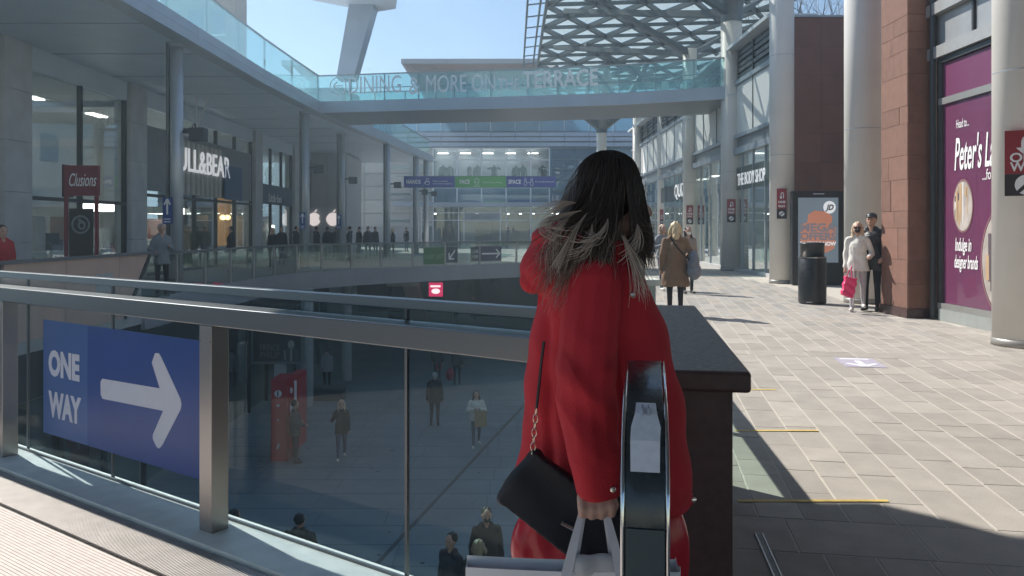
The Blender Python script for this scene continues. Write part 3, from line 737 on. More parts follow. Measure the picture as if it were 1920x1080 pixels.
for j in range(rows+1):
    latbar(nodes[j][0], nodes[j][-1], .09, .16)
    if j < rows:
        A, B = (nodes[j], nodes[j+1])
        for a_ in A:
            for b_ in B:
                if abs(a_.x-b_.x) < step*.55 and abs(a_.x-b_.x) > .05 or (abs(a_.x-b_.x) <= .05): latbar(a_, b_, .12, .22)
        def tris(A, B):
            for i in range(len(A)-1):
                mid = (A[i].x+A[i+1].x)/2; c = min(B, key=lambda q: abs(q.x-mid)); tri.append((A[i], A[i+1], c))
        tris(A, B); tris(B, A)
for k, (a_, b_, c_) in enumerate(tri):
    cc = (a_+b_+c_)/3; P = [p+(cc-p)*.07+Vector((0, 0, .03)) for p in (a_, b_, c_)]
    nrm = (P[1]-P[0]).cross(P[2]-P[0])
    if nrm.z < 0: P = [P[0], P[2], P[1]]
    m = MB(); m.add(P+[p+Vector((0, 0, .02)) for p in P], [(2, 1, 0), (3, 4, 5), (0, 1, 4, 3), (1, 2, 5, 4), (2, 0, 3, 5)]); m.build('glass_pane', g_roof, cn)
# big diagonal ribs below the lattice, branching from the columns
def rib_beam(pts, w0, w1):
    m = MB(); n = 8; P = []
    for i in range(n+1):
        t = i/n; a_, b_, c_ = [Vector(p) for p in pts]; P.append(a_*(1-t)**2+b_*2*t*(1-t)+c_*t*t)
    m.tube(P, [w0+(w1-w0)*i/n for i in range(n+1)], 4, flat=.8); m.build('branch', lat, cn)
for x, y, d, h, *_ in COLS[2:]:
    z0 = 9.4
    for ex, ey, w1 in [(-5.8, 5.0, .20), (-4.6, -3.5, .18), (2.4, 3.5, .12)]:
        tx = min(max(x+ex, CX0+.1), CX1-.2); ty = min(max(y+ey, CY0), CY1)
        rib_beam([(x, y, z0), (x+(tx-x)*.45, y+(ty-y)*.45, z0+.62), (tx, ty, cz(tx, ty)-.22)], .22, w1*.8)
# edge rail beyond the lattice: two tubes with rungs
m = MB()
for dx in (0, .55): m.tube([(CX0-.25-dx, CY0+i*1.6, cz(CX0, CY0+i*1.6)-.02-dx*.15) for i in range(20)], .05, 6)
m.build('edge_tube', lat, cn)
for j in range(0, rows+1, 1):
    p = nodes[j][0]; m = MB(); m.bar(p, p+Vector((-.85, 0, -.1)), .05, .05); m.build('edge_rung', lat, cn)
# free column with a Y head below the bridge
yc = thing('branching_post', 'white post with dark forked head below the glass bridge', 'column', (gx(1128, 45), 45, 0))
cxp = gx(1128, 45)
m = MB(); m.lathe([(.28, 0), (.28, 6.9)], (cxp, 45, 0), 24); m.build('shaft', offw, yc)
m = MB(); m.lathe([(.30, 6.9), (.30, 7.35)], (cxp, 45, 0), 24); m.build('collar', lat, yc)
for ex, ey in ((-2.6, 0), (2.6, 0), (0, 3), (0, -3)):
    m = MB(); m.tube([(cxp, 45, 7.2), (cxp+ex*.4, 45+ey*.4, 8.0), (cxp+ex, 45+ey, cz(cxp+ex, 45+ey)-.25)], [.28, .25, .14], 8); m.build('fork_arm', lat, yc)
# ================================================================== UPPER GLASS BRIDGE
br = thing('glass_bridge', 'upper footbridge with glass parapets and white lettering across the street', 'bridge', (0, 32, 6.3))
bp = [(-7.95, 32.75), (-3.73, 32.0), (0.6, 31.35), (4.1, 30.6), (8.05, 29.15)]
W4 = 4.0
m = MB()
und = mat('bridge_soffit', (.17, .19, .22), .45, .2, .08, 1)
nb_ = len(bp)
pts = bp+[(p[0]+.3, p[1]+W4) for p in bp[::-1]]
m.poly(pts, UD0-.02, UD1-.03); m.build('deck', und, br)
for i in range(nb_-1):
    p, q = Vector((*bp[i], 0)), Vector((*bp[i+1], 0)); d = q-p; L = d.length; M = frame((p.x, p.y, UD0), d)
    m = MB(); m.fb(M, .004, L-.004, -.04, .42, .001, .09); m.build('fascia_panel', fascia, br)
    m = MB(); m.fb(M, 0, L, 1.455, 1.50, .02, .075); m.build('hand_rail', steel, br)
    n = 3; w = L/n
    for k in range(n):
        m = MB(); m.fb(M, k*w+.012, (k+1)*w-.012, .42, 1.45, .03, .045); m.build('glass_pane', g_teal, br)
        m = MB(); m.fb(M, k*w-.02, k*w+.02, .40, 1.45, -.03, .025); m.build('post', alu, br)
    m = MB(); m.fb(M, 0, L, .92, .95, -.03, -.005); m.build('mid_rail', alu, br)
    # far side parapet
    M2 = frame((p.x+.3, p.y+W4, UD0), d)
    m = MB(); m.fb(M2, 0, L, 1.455, 1.50, -.075, -.02); m.build('hand_rail', steel, br)
    for k in range(n):
        m = MB(); m.fb(M2, k*w+.012, (k+1)*w-.012, .42, 1.45, -.045, -.03); m.build('glass_pane', g_teal, br)
        m = MB(); m.fb(M2, k*w-.02, k*w+.02, .40, 1.45, -.025, .03); m.build('post', alu, br)
let = mat('bridge_lettering', (.88, .92, .94), .45, 0, 0)
def brtext(s, pa, pb, py, seg, size, bold, nm='lettering'):
    p, q = Vector((*bp[seg], 0)), Vector((*bp[seg+1], 0)); M = frame((p.x, p.y, UD0), q-p)
    ua, va = hit(M, pa, py, .05); ub, _ = hit(M, pb, py, .05)
    text(s, M, ua, va, size, let, br, n=.05, depth=.012, width=ub-ua, bold=bold, name=nm)
brtext('DINING', 654, 752, 176, 0, 1.0, 0)
brtext('&', 767, 788, 177, 0, 1.0, 0)
brtext('MORE ON', 799, 928, 174, 1, 1.0, 0)
brtext('THE', 934, 974, 170, 1, .7, 0)
brtext('TERRACE', 980, 1121, 165, 2, .92, .02)
p, q = Vector((*bp[0], 0)), Vector((*bp[1], 0)); M = frame((p.x, p.y, UD0), q-p)
cu, cv = hit(M, 634, 161, .05); m = MB(); k = 40; rr_ = .34
for j in range(k):
    a_, b_ = [(cu+rr_*math.cos(w), cv+rr_*math.sin(w)) for w in (2*math.pi*j/k, 2*math.pi*(j+1)/k)]
    m.stroke(M, a_, b_, .045, .05, .06+.0005*(j % 2), rnd=.02)
m.stroke(M, (cu-.2, cv), (cu+.2, cv), .05, .05, .0585); m.stroke(M, (cu-.2, cv), (cu-.03, cv+.17), .05, .05, .0575); m.stroke(M, (cu-.2, cv), (cu-.03, cv-.17), .05, .05, .0565)
m.build('arrow_in_circle', let, br)
# ================================================================== LEFT UPPER PARAPET
up = thing('upper_parapet', 'teal glass parapet above the left shops up to the bridge', 'parapet', (-8.2, 20, UD1))
pp = [(-8.2, 11.6), (-8.2, 14), (-8.2, 16.5), (-8.2, 19), (-8.2, 21.5), (-8.2, 24), (-8.17, 26.5), (-8.08, 29.5), (-7.95, 32.7)]
for p, q in zip(pp[:-1], pp[1:]):
    p = Vector((*p, 0)); q = Vector((*q, 0)); M = frame((p.x, p.y, UD1), q-p); L = (q-p).length
    m = MB(); m.fb(M, .012, L-.012, .04, 1.1, 0, .015); m.build('glass_pane', g_teal, up)
    m = MB(); m.fb(M, -.02, .02, -.02, 1.1, -.06, -.01); m.build('post', alu, up)
    m = MB(); m.fb(M, 0, L, 1.1, 1.145, -.03, .035); m.build('hand_rail', steel, up)
up2 = thing('terrace_parapet', 'low glass parapet on the far curved deck beyond the bridge', 'parapet', (-6.8, 48, UD1))
pp = [(-7.65, 37), (-7.0, 43), (-6.4, 50), (-5.8, 56.8)]
for p, q in zip(pp[:-1], pp[1:]):
    p = Vector((*p, 0)); q = Vector((*q, 0)); M = frame((p.x-.1, p.y, UD1), q-p); L = (q-p).length
    for k in range(3):
        m = MB(); m.fb(M, k*L/3+.012, (k+1)*L/3-.012, .0, 1.1, 0, .015); m.build('glass_pane', g_teal, up2)
    m = MB(); m.fb(M, 0, L, 1.1, 1.145, -.03, .035); m.build('hand_rail', steel, up2)
# leaning mast and roof blade
lm = thing('leaning_mast', 'grey leaning box mast carrying a thin roof blade against the sky', 'mast', at(648, 132, 37))
m = MB(); a_ = at(650, 140, 37); b_ = at(684, 10, 37)
V = []
for p, w, dp in ((at(651, 150, 37), .40, .5), (at(682, 14, 37), .56, .6)):
    V += [(p.x-w, p.y-dp, p.z), (p.x+w, p.y-dp, p.z), (p.x+w, p.y+dp, p.z), (p.x-w, p.y+dp, p.z)]
m.add(V, [(3, 2, 1, 0), (4, 5, 6, 7), (0, 1, 5, 4), (1, 2, 6, 5), (2, 3, 7, 6), (3, 0, 4, 7)]); m.build('mast', fascia, lm)
V = [(gx(560, 30), 30, 0), (gx(705, 30), 30, 0), (gx(744, 36), 36, 0), (gx(742, 37.2), 37.2, 0), (gx(702, 37.8), 37.8, 0), (gx(578, 35.7), 35.7, 0)]
V = [Vector(p) for p in V]
m = MB(); z_ = [p.z for p in V]; n = len(V)
m.add([(p.x, p.y, 11.75) for p in V]+[(p.x, p.y, 12.0) for p in V], [list(range(n))[::-1], list(range(n, 2*n))]+[(i, (i+1) % n, n+(i+1) % n, n+i) for i in range(n)])
m.build('roof_blade', mat('roof_blade', (.60, .64, .68), .5), lm)
# low curved roof behind the mast foot
m = MB(); m.poly([(-10.5, 38.5), (-7.4, 38.2), (-7.1, 41), (-10.5, 42)], UD1, 7.2); m.poly([(-10.5, 38.6), (-8.1, 38.3), (-7.8, 41), (-10.5, 42)], 7.21, 8.3)
tag(m.build('terrace_kiosk', fascia), 'low grey sloping kiosk at the foot of the leaning mast', 'kiosk')
# copper soffited roof far behind
cr = thing('far_roof', 'flat roof with copper coloured underside above the bridge', 'roof', at(880, 125, 62))
x0, x1 = gx(752, 60), gx(1040, 60)
m = MB(); z1 = zy(110, 60)
m.add([(x0, 60, z1), (x1, 60, z1), (x1, 80, z1), (x0, 80, z1), (x0, 60, z1-.35), (x1, 60, z1-.35), (x1, 80, z1-.35), (x0, 80, z1-.35)], [(0, 1, 2, 3), (0, 4, 5, 1), (1, 5, 6, 2), (2, 6, 7, 3), (3, 7, 4, 0), (7, 6, 5, 4)])
m.build('roof_slab', mat('roof_grey', (.33, .32, .34), .5), cr)
m = MB(); zc_ = zy(137, 62)
m.add([(x0+.1, 60.2, z1-.36), (x1, 60.2, z1-.36), (x1, 64, zc_-.1), (x0+2.6, 64, zc_-.1), (x0+.1, 80, z1-.36), (x0+2.6, 80, zc_-.1)], [(0, 3, 2, 1), (0, 4, 5, 3)])
m.build('copper_soffit', mat('copper', (.36, .20, .13), .45, .5, .2, 1.2), cr)
m = MB(); m.box(x0+3, x1, 64.2, 79, 12.2, zc_+.5); m.build('wall', g_blue, cr)
for k in range(7):
    xx = x0+.3+k*.34; m = MB(); m.bar((xx, 60.25, z1-.40), (xx+.9, 62.6, z1-.95), .04, .03); m.build('soffit_seam', dark, cr)
# brick tower behind the upper left parapet
tw = thing('brick_tower', 'brown brick tower block seen over the upper left parapet', 'building', (-21, 58, 0))
m = MB(); m.box(gx(300, 55), gx(440, 55), 55, 57.5, 0, 26); m.build('wall', mat('tower_brick', (.30, .25, .22), .8, 0, .15, 2), tw)
for r in range(5):
    for c in range(3):
        xx = gx(312+c*42, 55); m = MB(); m.box(xx, xx+.95, 54.93, 54.99, 12.3+r*2.6, 13.9+r*2.6); w_ = m.build('window', g_blue, tw)
        m = MB(); m.box(xx-.08, xx+1.03, 54.88, 54.985, 12.15+r*2.6, 12.28+r*2.6); m.build('sill', white, tw)
# ================================================================== FAR DEPARTMENT STORE (frontal, y = 72)
JY = 72.0
JM = frame((0, JY, 0), (1, 0, 0))
def ju(px): return gx(px, JY)
def jv(py): return zy(py, JY)
js = thing('department_store', 'blue glass department store facade closing the far end of the street', 'building', (0, JY, TZ))
m = MB(); m.box(ju(640), ju(1420), JY+6, JY+30, TZ, 13.5); m.build('rear_block', mat('store_wall', (.30, .33, .36), .7), js)
m = MB(); m.box(ju(640), ju(1420), JY+.1, JY+6, 3.45, 3.75); m.build('floor_slab', conc, js)
m = MB(); m.box(ju(640), ju(1420), JY+.1, JY+6, 8.95, 9.6); m.build('roof_slab', conc, js)
m = MB(); m.fb(JM, ju(740), ju(1130), jv(388), jv(380), -.1, 1.2); m.build('door_canopy', fascia, js)
frm = mat('store_mullion', (.78, .82, .84), .4, .3)
xs = [812, 857, 903, 949, 995, 1030]
for a_, b_ in zip(xs[:-1], xs[1:]):
    for t, btm, g, nm in ((278, 300, g_shop, 'fanlight'), (300, 352, g_shop, 'window_pane'), (352, 380, g_blue, 'spandrel_pane')):
        m = MB(); m.fb(JM, ju(a_)+.06, ju(b_)-.06, jv(btm)+.05, jv(t)-.05, -.03, -.01); m.build(nm, g, js)
for x in xs: m = MB(); m.fb(JM, ju(x)-.06, ju(x)+.06, jv(380), jv(278), -.05, .08); m.build('mullion', frm, js)
for y in (278, 300, 352): m = MB(); m.fb(JM, ju(812), ju(1030), jv(y)-.05, jv(y)+.05, -.04, .05); m.build('transom', frm, js)
# display room behind those windows
m = MB(); m.box(ju(812), ju(1030), JY+2.2, JY+2.3, 3.76, 8.94); m.build('display_wall', mat('display_wall', (.55, .58, .64), .7), js)
for k in range(5):
    m = MB(); m.fb(JM, ju(818+k*43), ju(838+k*43), 8.4, 8.46, -1.6, -1.3); m.build('ceiling_lamp', lamp_w, js)
# louvre storey bands
for k, (t, btm) in enumerate(((249, 256), (258, 265), (268, 275))):
    for c in range(11):
        xa = 690+c*46; m = MB(); m.fb(JM, ju(xa)+.02, ju(xa+46)-.02, jv(btm), jv(t), .05, .32); m.build('louvre_blade', mat('louvre_lilac', (.40, .47, .60), .4, .3), js)
for c in range(11):
    xa = 690+c*46; m = MB(); m.fb(JM, ju(xa)+.02, ju(xa+46)-.02, jv(277), jv(247), -.04, .0); m.build('louvre_back', mat('louvre_back', (.12, .15, .2), .5), js)
# right part: blue panes between dark fins; left part: pale panels
for c in range(5):
    for r in range(5):
        xa = 1034+c*44; m = MB(); m.fb(JM, ju(xa)+.05, ju(xa+44)-.05, jv(298+r*20)+.06, jv(278+r*20)-.06, -.03, -.01); m.build('blue_pane', g_blue, js)
        m = MB(); m.fb(JM, ju(xa), ju(xa+44)-.01, jv(278+r*20)-.06, jv(278+r*20)+.06, -.02, .25); m.build('fin', mat('fin_blue', (.06, .12, .17), .4, .3), js)
palep = mat('pale_stone_panel', (.50, .50, .47), .7, rnd=.15)
for c in range(4):
    for r in range(6):
        xa = 640+c*43; m = MB(); m.fb(JM, ju(xa)+.04, ju(xa+43)-.04, jv(300+r*25)+.05, jv(275+r*25)-.05, -.06, 0); m.build('stone_panel', palep, js)
        if r % 2 and c > 1: m = MB(); m.fb(JM, ju(xa)+.3, ju(xa+43)-.04, jv(292+r*25), jv(287+r*25), .001, .04); m.build('strip_window', g_shop, js)
m = MB(); m.box(ju(640), ju(812), JY+.08, JY+1, TZ, 9); m.build('stone_backing', conc, js)
m = MB(); m.box(ju(1031), ju(1420), JY+.3, JY+1, 3.76, 9); m.build('pane_backing', mat('pane_backing', (.10, .26, .40), .6), js)
# ground floor glazing
gxs = [790, 812, 860, 870, 938, 950, 995, 1040, 1085, 1130]
for a_, b_ in zip(gxs[:-1], gxs[1:]):
    for t, btm in ((388, 399), (399, 413), (413, 452)):
        if (a_, b_) == (870, 938) and t == 399: continue
        m = MB(); m.fb(JM, ju(a_)+.05, ju(b_)-.05, jv(btm)+.03, jv(t)-.03, -.03, -.01); m.build('window_pane', g_shop, js)
for x in gxs: m = MB(); m.fb(JM, ju(x)-.045, ju(x)+.045, TZ, jv(388), -.05, .06); m.build('mullion', frm, js)
for y in (399, 413): m = MB(); m.fb(JM, ju(790), ju(1130), jv(y)-.04, jv(y)+.04, -.04, .05); m.build('transom', frm, js)
m = MB(); m.fb(JM, ju(871), ju(937), jv(413)+.04, jv(400), -.02, .10); m.build('sign_board', mat('store_sign', (.32, .35, .38), .5), js)
text('John Lewis', JM, ju(884), jv(410), .42, mat('sign_dark', (.10, .11, .13), .5), js, n=.105, depth=.02, width=ju(922)-ju(884), name='sign_letters')
m = MB(); m.box(ju(790), ju(1420), JY+4, JY+4.1, TZ, 3.45); m.build('shop_wall', wallD, js)
rs4 = random.Random(5)
for k in range(12):
    x = ju(rs4.uniform(800, 1120)); m = MB(); m.box(x, x+.22, JY+2, JY+2.2, rs4.uniform(2.80, 2.9), 3.0); m.build('shop_lamp', lamp_w, js)
for k in range(10):
    x = ju(rs4.uniform(795, 1120)); w_ = rs4.uniform(.5, 1.5); m = MB(); m.box(x, x+w_, JY+1.5+rs4.random(), JY+3.2, TZ, rs4.uniform(1.2, 2.4)); m.build('shop_fitting', [wallA, wallC, wallD][k % 3], js)
# upper terrace parapet above the louvres
for c in range(11):
    xa = 690+c*46; m = MB(); m.fb(JM, ju(xa)+.03, ju(xa+46)-.03, jv(246), jv(222), .1, .12); m.build('parapet_pane', g_blue, js)
    m = MB(); m.fb(JM, ju(xa)-.05, ju(xa)+.05, jv(246), jv(220), .0, .09); m.build('parapet_post', white, js)
m = MB(); m.box(ju(690), ju(1420), JY+3, JY+6, 9.6, 12.6); m.build('setback_storey', g_blue, js)
# mannequins
mm = mat('mannequin_dark', (.012, .012, .016), .7); mm2 = mat('mannequin_grey', (.04, .04, .05), .7); mm3 = mat('mannequin_purple', (.05, .02, .04), .7)
def mannequin(px, w, kind, m_, label):
    x = ju(px); y = JY+1.0; z0 = 5.35
    t = thing('mannequin', label, 'mannequin', (x, y, z0), 'dressed forms in the upper window')
    m = MB(); m.lathe([(.30, -.04), (.30, 0), (.03, .02), (.03, .6)], (x, y, z0), 12); m.build('stand', frm, t)
    m = MB()
    if kind == 'dress': prof_ = [(.42, .45), (.36, .7), (.17, 1.2), (.21, 1.5), (.22, 1.72), (.07, 1.80), (.06, 1.92)]
    elif kind == 'coat': prof_ = [(.30, .35), (.30, .8), (.27, 1.3), (.29, 1.6), (.24, 1.78), (.07, 1.86), (.06, 1.95)]
    else: prof_ = [(.20, .9), (.22, 1.1), (.20, 1.3), (.24, 1.6), (.22, 1.76), (.07, 1.84), (.06, 1.95)]
    m.lathe([(r*w, z) for r, z in prof_], (x, y, z0), 16); m.build('garment', m_, t, smooth=True)
    if kind != 'dress':
        for s in (-1, 1):
            e = .30 if kind != 'tee' else .48
            m = MB(); m.tube([(x+s*.22*w, y, z0+1.72), (x+s*e*w, y, z0+(1.35 if kind != 'tee' else 1.62)), (x+s*(e+.02)*w, y, z0+(.95 if kind != 'tee' else 1.55))], [.09, .08, .06], 8); m.build('sleeve', m_, t)
    if kind == 'suit':
        for s in (-1, 1):
            m = MB(); m.tube([(x+s*.1, y, z0+.95), (x+s*.13, y, z0+.05)], [.12, .08], 8); m.build('trouser_leg', m_, t)
for a_ in [(829, 1.1, 'coat', mm, 'leftmost dark dressed form in the upper window'), (842, .95, 'suit', mm2, 'grey dressed form second from left in the upper window'), (879, 1.0, 'dress', mm3, 'flared dress form in the upper window above the banner'), (895, 1.2, 'coat', mm, 'broad dark coat form fourth from left in the upper window'), (926, 1.2, 'tee', mm2, 'form with outstretched sleeves in the middle of the upper window'), (967, .95, 'suit', mm, 'upright suited form in the fourth upper window, left one'), (981, 1.05, 'suit', mm, 'suited form with bent stance in the fourth upper window, right one'), (1018, 1.2, 'coat', mm, 'rightmost dark dressed form in the upper window')]: mannequin(*a_)
# ================================================================== HANDS FACE SPACE BANNER
bnr = thing('street_banner', 'long blue and green banner with white icons hung across the street', 'banner', at(900, 341, 50))
BN = frame((0, 50, 0), (1, 0, 0))
def nu(px): return gx(px, 50)
def nv(py): return zy(py, 50)
navy = mat('banner_navy', (.04, .06, .34), .6, 0, .05, 3); grn = mat('banner_green', (.14, .48, .12), .6, 0, .05, 3)
for a_, b_, m_ in ((757, 853, navy), (853, 949, grn), (949, 1043, navy)):
    m = MB(); m.fb(BN, nu(a_)+.005, nu(b_)-.005, nv(352), nv(330), -.03, 0); m.build('banner_panel', m_, bnr)
for s, a_, b_ in (('HANDS', 762, 789), ('FACE', 862, 881), ('SPACE', 953, 977)): text(s, BN, nu(a_), nv(344.5), .36, letter_w, bnr, n=.002, depth=.004, width=nu(b_)-nu(a_), bold=.012)
text('Wash or sanitise', BN, nu(811), nv(341), .14, letter_w, bnr, width=nu(840)-nu(811)); text('your hands regularly', BN, nu(811), nv(345.5), .14, letter_w, bnr, width=nu(847)-nu(811))
text('Wear a face covering', BN, nu(905), nv(343.5), .15, letter_w, bnr, width=nu(941)-nu(905)); text('Be socially distanced', BN, nu(1004), nv(342), .15, letter_w, bnr, width=nu(1039)-nu(1004))
m = MB()
def ring(M, cu, cv, ru, rv, w, n, k=16):
    for j in range(k):
        p = [(cu+ru*math.cos(q), cv+rv*math.sin(q)) for q in (2*math.pi*j/k, 2*math.pi*(j+1)/k)]
        m.stroke(M, p[0], p[1], w, n, n+.003+.0004*(j % 2), rnd=.02)
cu, cv = nu(801), nv(341.5); ring(BN, cu, cv-.05, .16, .11, .03, .002); ring(BN, cu+.02, cv+.12, .08, .12, .025, .006); m.stroke(BN, (cu-.2, cv-.12), (cu-.02, cv+.05), .03, .010, .013)
cu = nu(894); ring(BN, cu, cv+.04, .14, .19, .03, .002); m.stroke(BN, (cu-.14, cv), (cu+.14, cv), .03, .007, .010); m.stroke(BN, (cu-.22, cv-.25), (cu+.22, cv-.25), .03, .007, .011)
for px in (985, 997): cu = nu(px); ring(BN, cu, cv+.16, .06, .07, .025, .002); ring(BN, cu, cv-.08, .09, .15, .025, .006)
m.stroke(BN, (nu(987), cv-.03), (nu(995), cv-.03), .03, .011, .014)
m.build('icons', letter_w, bnr)
m = MB(); m.tube([(-7.2, 50, nv(330)), (nu(757), 50, nv(330.5)), (nu(1043), 50, nv(330.5)), (8.0, 50.5, nv(328))], .012, 5); m.build('cable', steel_d, bnr)
m = MB(); m.tube([(-7.0, 50, nv(352)), (nu(757), 50, nv(351.5)), (nu(1043), 50, nv(351.5)), (8.0, 50.5, nv(353))], .012, 5); m.build('cable', steel_d, bnr)
# ================================================================== FAR TERRACE PARAPET (curved)
fp = thing('curved_parapet', 'curved glass parapet of the far terrace above the lower street', 'parapet', (-3.7, 35, TZ))
beam = mat('terrace_beam', (.34, .34, .38), .5, .1, .1, 1)
fpts = [(-8.5, 18.2), (-8.5, 20.2), (-8.55, 22.2), (-8.55, 24.2), (-8.5, 26.2), (-8.35, 28), (-8.0, 29.6), (-7.4, 31), (-6.5, 32.3), (-5.5, 33.4), (-4.3, 34.5), (-3.0, 35.5), (-1.5, 36.7), (0.2, 37.8), (2.0, 38.7), (4.6, 39.3)]
g_par = glass('parapet_glass', (.72, .78, .76), 1.3, milk=.10, milkc=(.5, .5, .48))
for i, (p, q) in enumerate(zip(fpts[:-1], fpts[1:])):
    p = Vector((*p, 0)); q = Vector((*q, 0)); M = frame((p.x, p.y, TZ), q-p); L = (q-p).length
    m = MB(); m.fb(M, 0.02, L-.02, .0, 1.0, .02, .035); m.build('glass_pane', g_par, fp)
    m = MB(); m.fb(M, -.03, .03, -.05, 1.0, -.03, .06); m.build('post', mat('par_post', (.45, .42, .42), .4, .4), fp)
    m = MB(); m.fb(M, -.01, L+.01, 1.0, 1.06, -.05, .08); m.build('hand_rail', mat('par_rail', (.20, .21, .23), .4, .5), fp)
    m = MB(); m.fb(M, -.01, L+.01, -.66, -.005, .06, .16); m.build('edge_beam', beam, fp)
# signs on the parapet
def par_sign(seg, pa, pb, t, btm):
    p = Vector((*fpts[seg], 0)); q = Vector((*fpts[seg+1], 0)); M = frame((p.x, p.y, TZ), q-p)
    ua, va = hit(M, pa, t, .05); ub, vb = hit(M, pb, btm, .05)
    return M, ua, ub, vb, va
M, ua, ub, v0_, v1_ = par_sign(11, 794, 858, 464, 494)
sgk = thing('keep_left_sign', 'green keep left sign with arrow square on the curved parapet', 'sign', M @ Vector((ua, v0_, .05)))
us = ua+(ub-ua)*.65
m = MB(); m.fb(M, ua, us, v0_, v1_, .045, .055); gp_ = m.build('green_panel', mat('sign_green', (.07, .19, .06), .5), sgk)
m = MB(); m.fb(M, us+.02, ub, v0_+.05, v1_, .045, .055); m.build('arrow_panel', mat('sign_dark_grey', (.06, .06, .08), .5), sgk)
text('KEEP LEFT', M, ua+.08, v0_+.25, .26, mat('sign_green_text', (.20, .38, .17), .5), gp_, n=.056, depth=.004, width=(us-ua)-.16, bold=.004)
m = MB(); cu, cv = (us+ub)/2, (v0_+v1_)/2+.02
m.stroke(M, (cu+.17, cv+.2), (cu-.13, cv-.16), .07, .056, .060); m.stroke(M, (cu-.15, cv-.18), (cu-.15, cv+.1), .07, .056, .061); m.stroke(M, (cu-.17, cv-.18), (cu+.12, cv-.18), .07, .056, .062); m.build('arrow', letter_w, sgk)
M, ua, ub, v0_, v1_ = par_sign(12, 882, 940, 462, 489)
sgo = thing('one_way_sign', 'small purple grey one way sign with right arrow on the curved parapet', 'sign', M @ Vector((ua, v0_, .05)))
m = MB(); m.fb(M, ua, ub, v0_, v1_, .045, .055); op_ = m.build('panel', mat('sign_purple_grey', (.085, .07, .12), .5), sgo)
text('ONE', M, ua+.08, (v0_+v1_)/2+.04, .22, letter_w, op_, n=.056, depth=.004, width=.34); text('WAY', M, ua+.08, (v0_+v1_)/2-.2, .22, letter_w, op_, n=.056, depth=.004, width=.34)
m = MB(); cv = (v0_+v1_)/2; m.stroke(M, (ua+.6, cv), (ub-.15, cv), .08, .056, .060); m.stroke(M, (ub-.3, cv+.2), (ub-.08, cv), .07, .056, .061); m.stroke(M, (ub-.3, cv-.2), (ub-.08, cv), .07, .056, .062); m.build('arrow', letter_w, sgo)
# opaque slanted parapet at the far left
sp = thing('panelled_parapet', 'pinkish panelled parapet with slanting end below the dark red stand', 'parapet', (-8.5, 14, TZ))
SPM = frame((-8.45, 0, TZ), (0, 1, 0)); pink = mat('pinkish_panel', (.60, .42, .345), .45, 0, .1, 1.5)  # pink brightened in the colour to stand for a reflection
ya = [hit(SPM, px, 480, 0)[0] for px in (0, 118, 219, 275)]; ye = hit(SPM, 228, 525, 0)[0]
top = 1.05; bot = -.3
for k in range(3):
    a_, b_ = ya[k]+.01, ya[k+1]-.01
    P = [(a_, bot), (b_, bot), (b_, top), (a_, top)] if k < 2 else [(a_, bot), (ye, bot), (b_, top), (a_, top)]
    m = MB(); m.poly(P, 0, .06, 0, SPM); m.build('panel', pink, sp)
m = MB(); m.poly([(ya[0]-3, bot), (ya[0]-.4, bot), (ya[0]-.02, top), (ya[0]-3, top)], 0, .05, 0, SPM); m.build('dark_panel', dark, sp)
m = MB(); m.fb(SPM, ya[0]-3, ya[3]+.1, top, top+.06, -.04, .10); m.build('cap_rail', mat('par_rail', (.2, .21, .23), .4, .5), sp)
m = MB(); c0, c1 = hit(SPM, 180, 495, .07)[0], hit(SPM, 212, 495, .07)[0]; m.fb(SPM, c0, c1, .32, .72, .062, .068); m.build('notice', mat('notice_grey', (.45, .45, .44), .6), sp)
m = MB(); m.bar(SPM @ Vector((ye, bot, .05)), SPM @ Vector((ya[3]+.02, top, .05)), .07, .10); m.build('end_trim', dark, sp)
# ================================================================== LEFT COLUMNS
def lcol(px, Y, d, label):
    x = gx(px, Y); c = thing('slim_column', label, 'column', (x, Y, TZ), 'slim steel columns of the left walkway')
    m = MB(); m.lathe([(d/2, TZ), (d/2, UD0)], (x, Y, 0), 20); o = m.build('shaft', mat('slim_col', (.52, .55, .57), .35, .4, .06, 2), c); o.data.polygons.foreach_set('use_smooth', [len(p.vertices) == 4 for p in o.data.polygons])
    m = MB(); m.box(x-d/2-.09, x-d/2-.01, Y-.06, Y+.06, TZ, UD0); m.build('side_channel', steel_d, c)
    m = MB(); m.lathe([(d/2+.03, UD0-.12), (d/2+.03, UD0-.01)], (x, Y, 0), 20); m.build('head_collar', alu, c)
    m = MB(); m.box(x+d/2, x+d/2+.22, Y-.04, Y+.04, 3.98, 4.06); m.box(x+d/2+.2, x+d/2+.6, Y-.14, Y+.14, 3.78, 4.12); m.build('floodlight', dark, c, bevel=.02)
    return c
for a_ in [(331, 20.5, .32, 'nearest slim column in front of the white letter sign'), (573, 32.5, .30, 'slim column where the bridge meets the left deck'), (641, 40, .32, 'slim column right of the glowing apple logo'), (727, 44.5, .30, 'slim column in front of the pale stone wall'), (781, 53, .30, 'slim column at the banner left end'), (800, 55.5, .26, 'thinnest slim column under the curved roof tip')]: lcol(*a_)
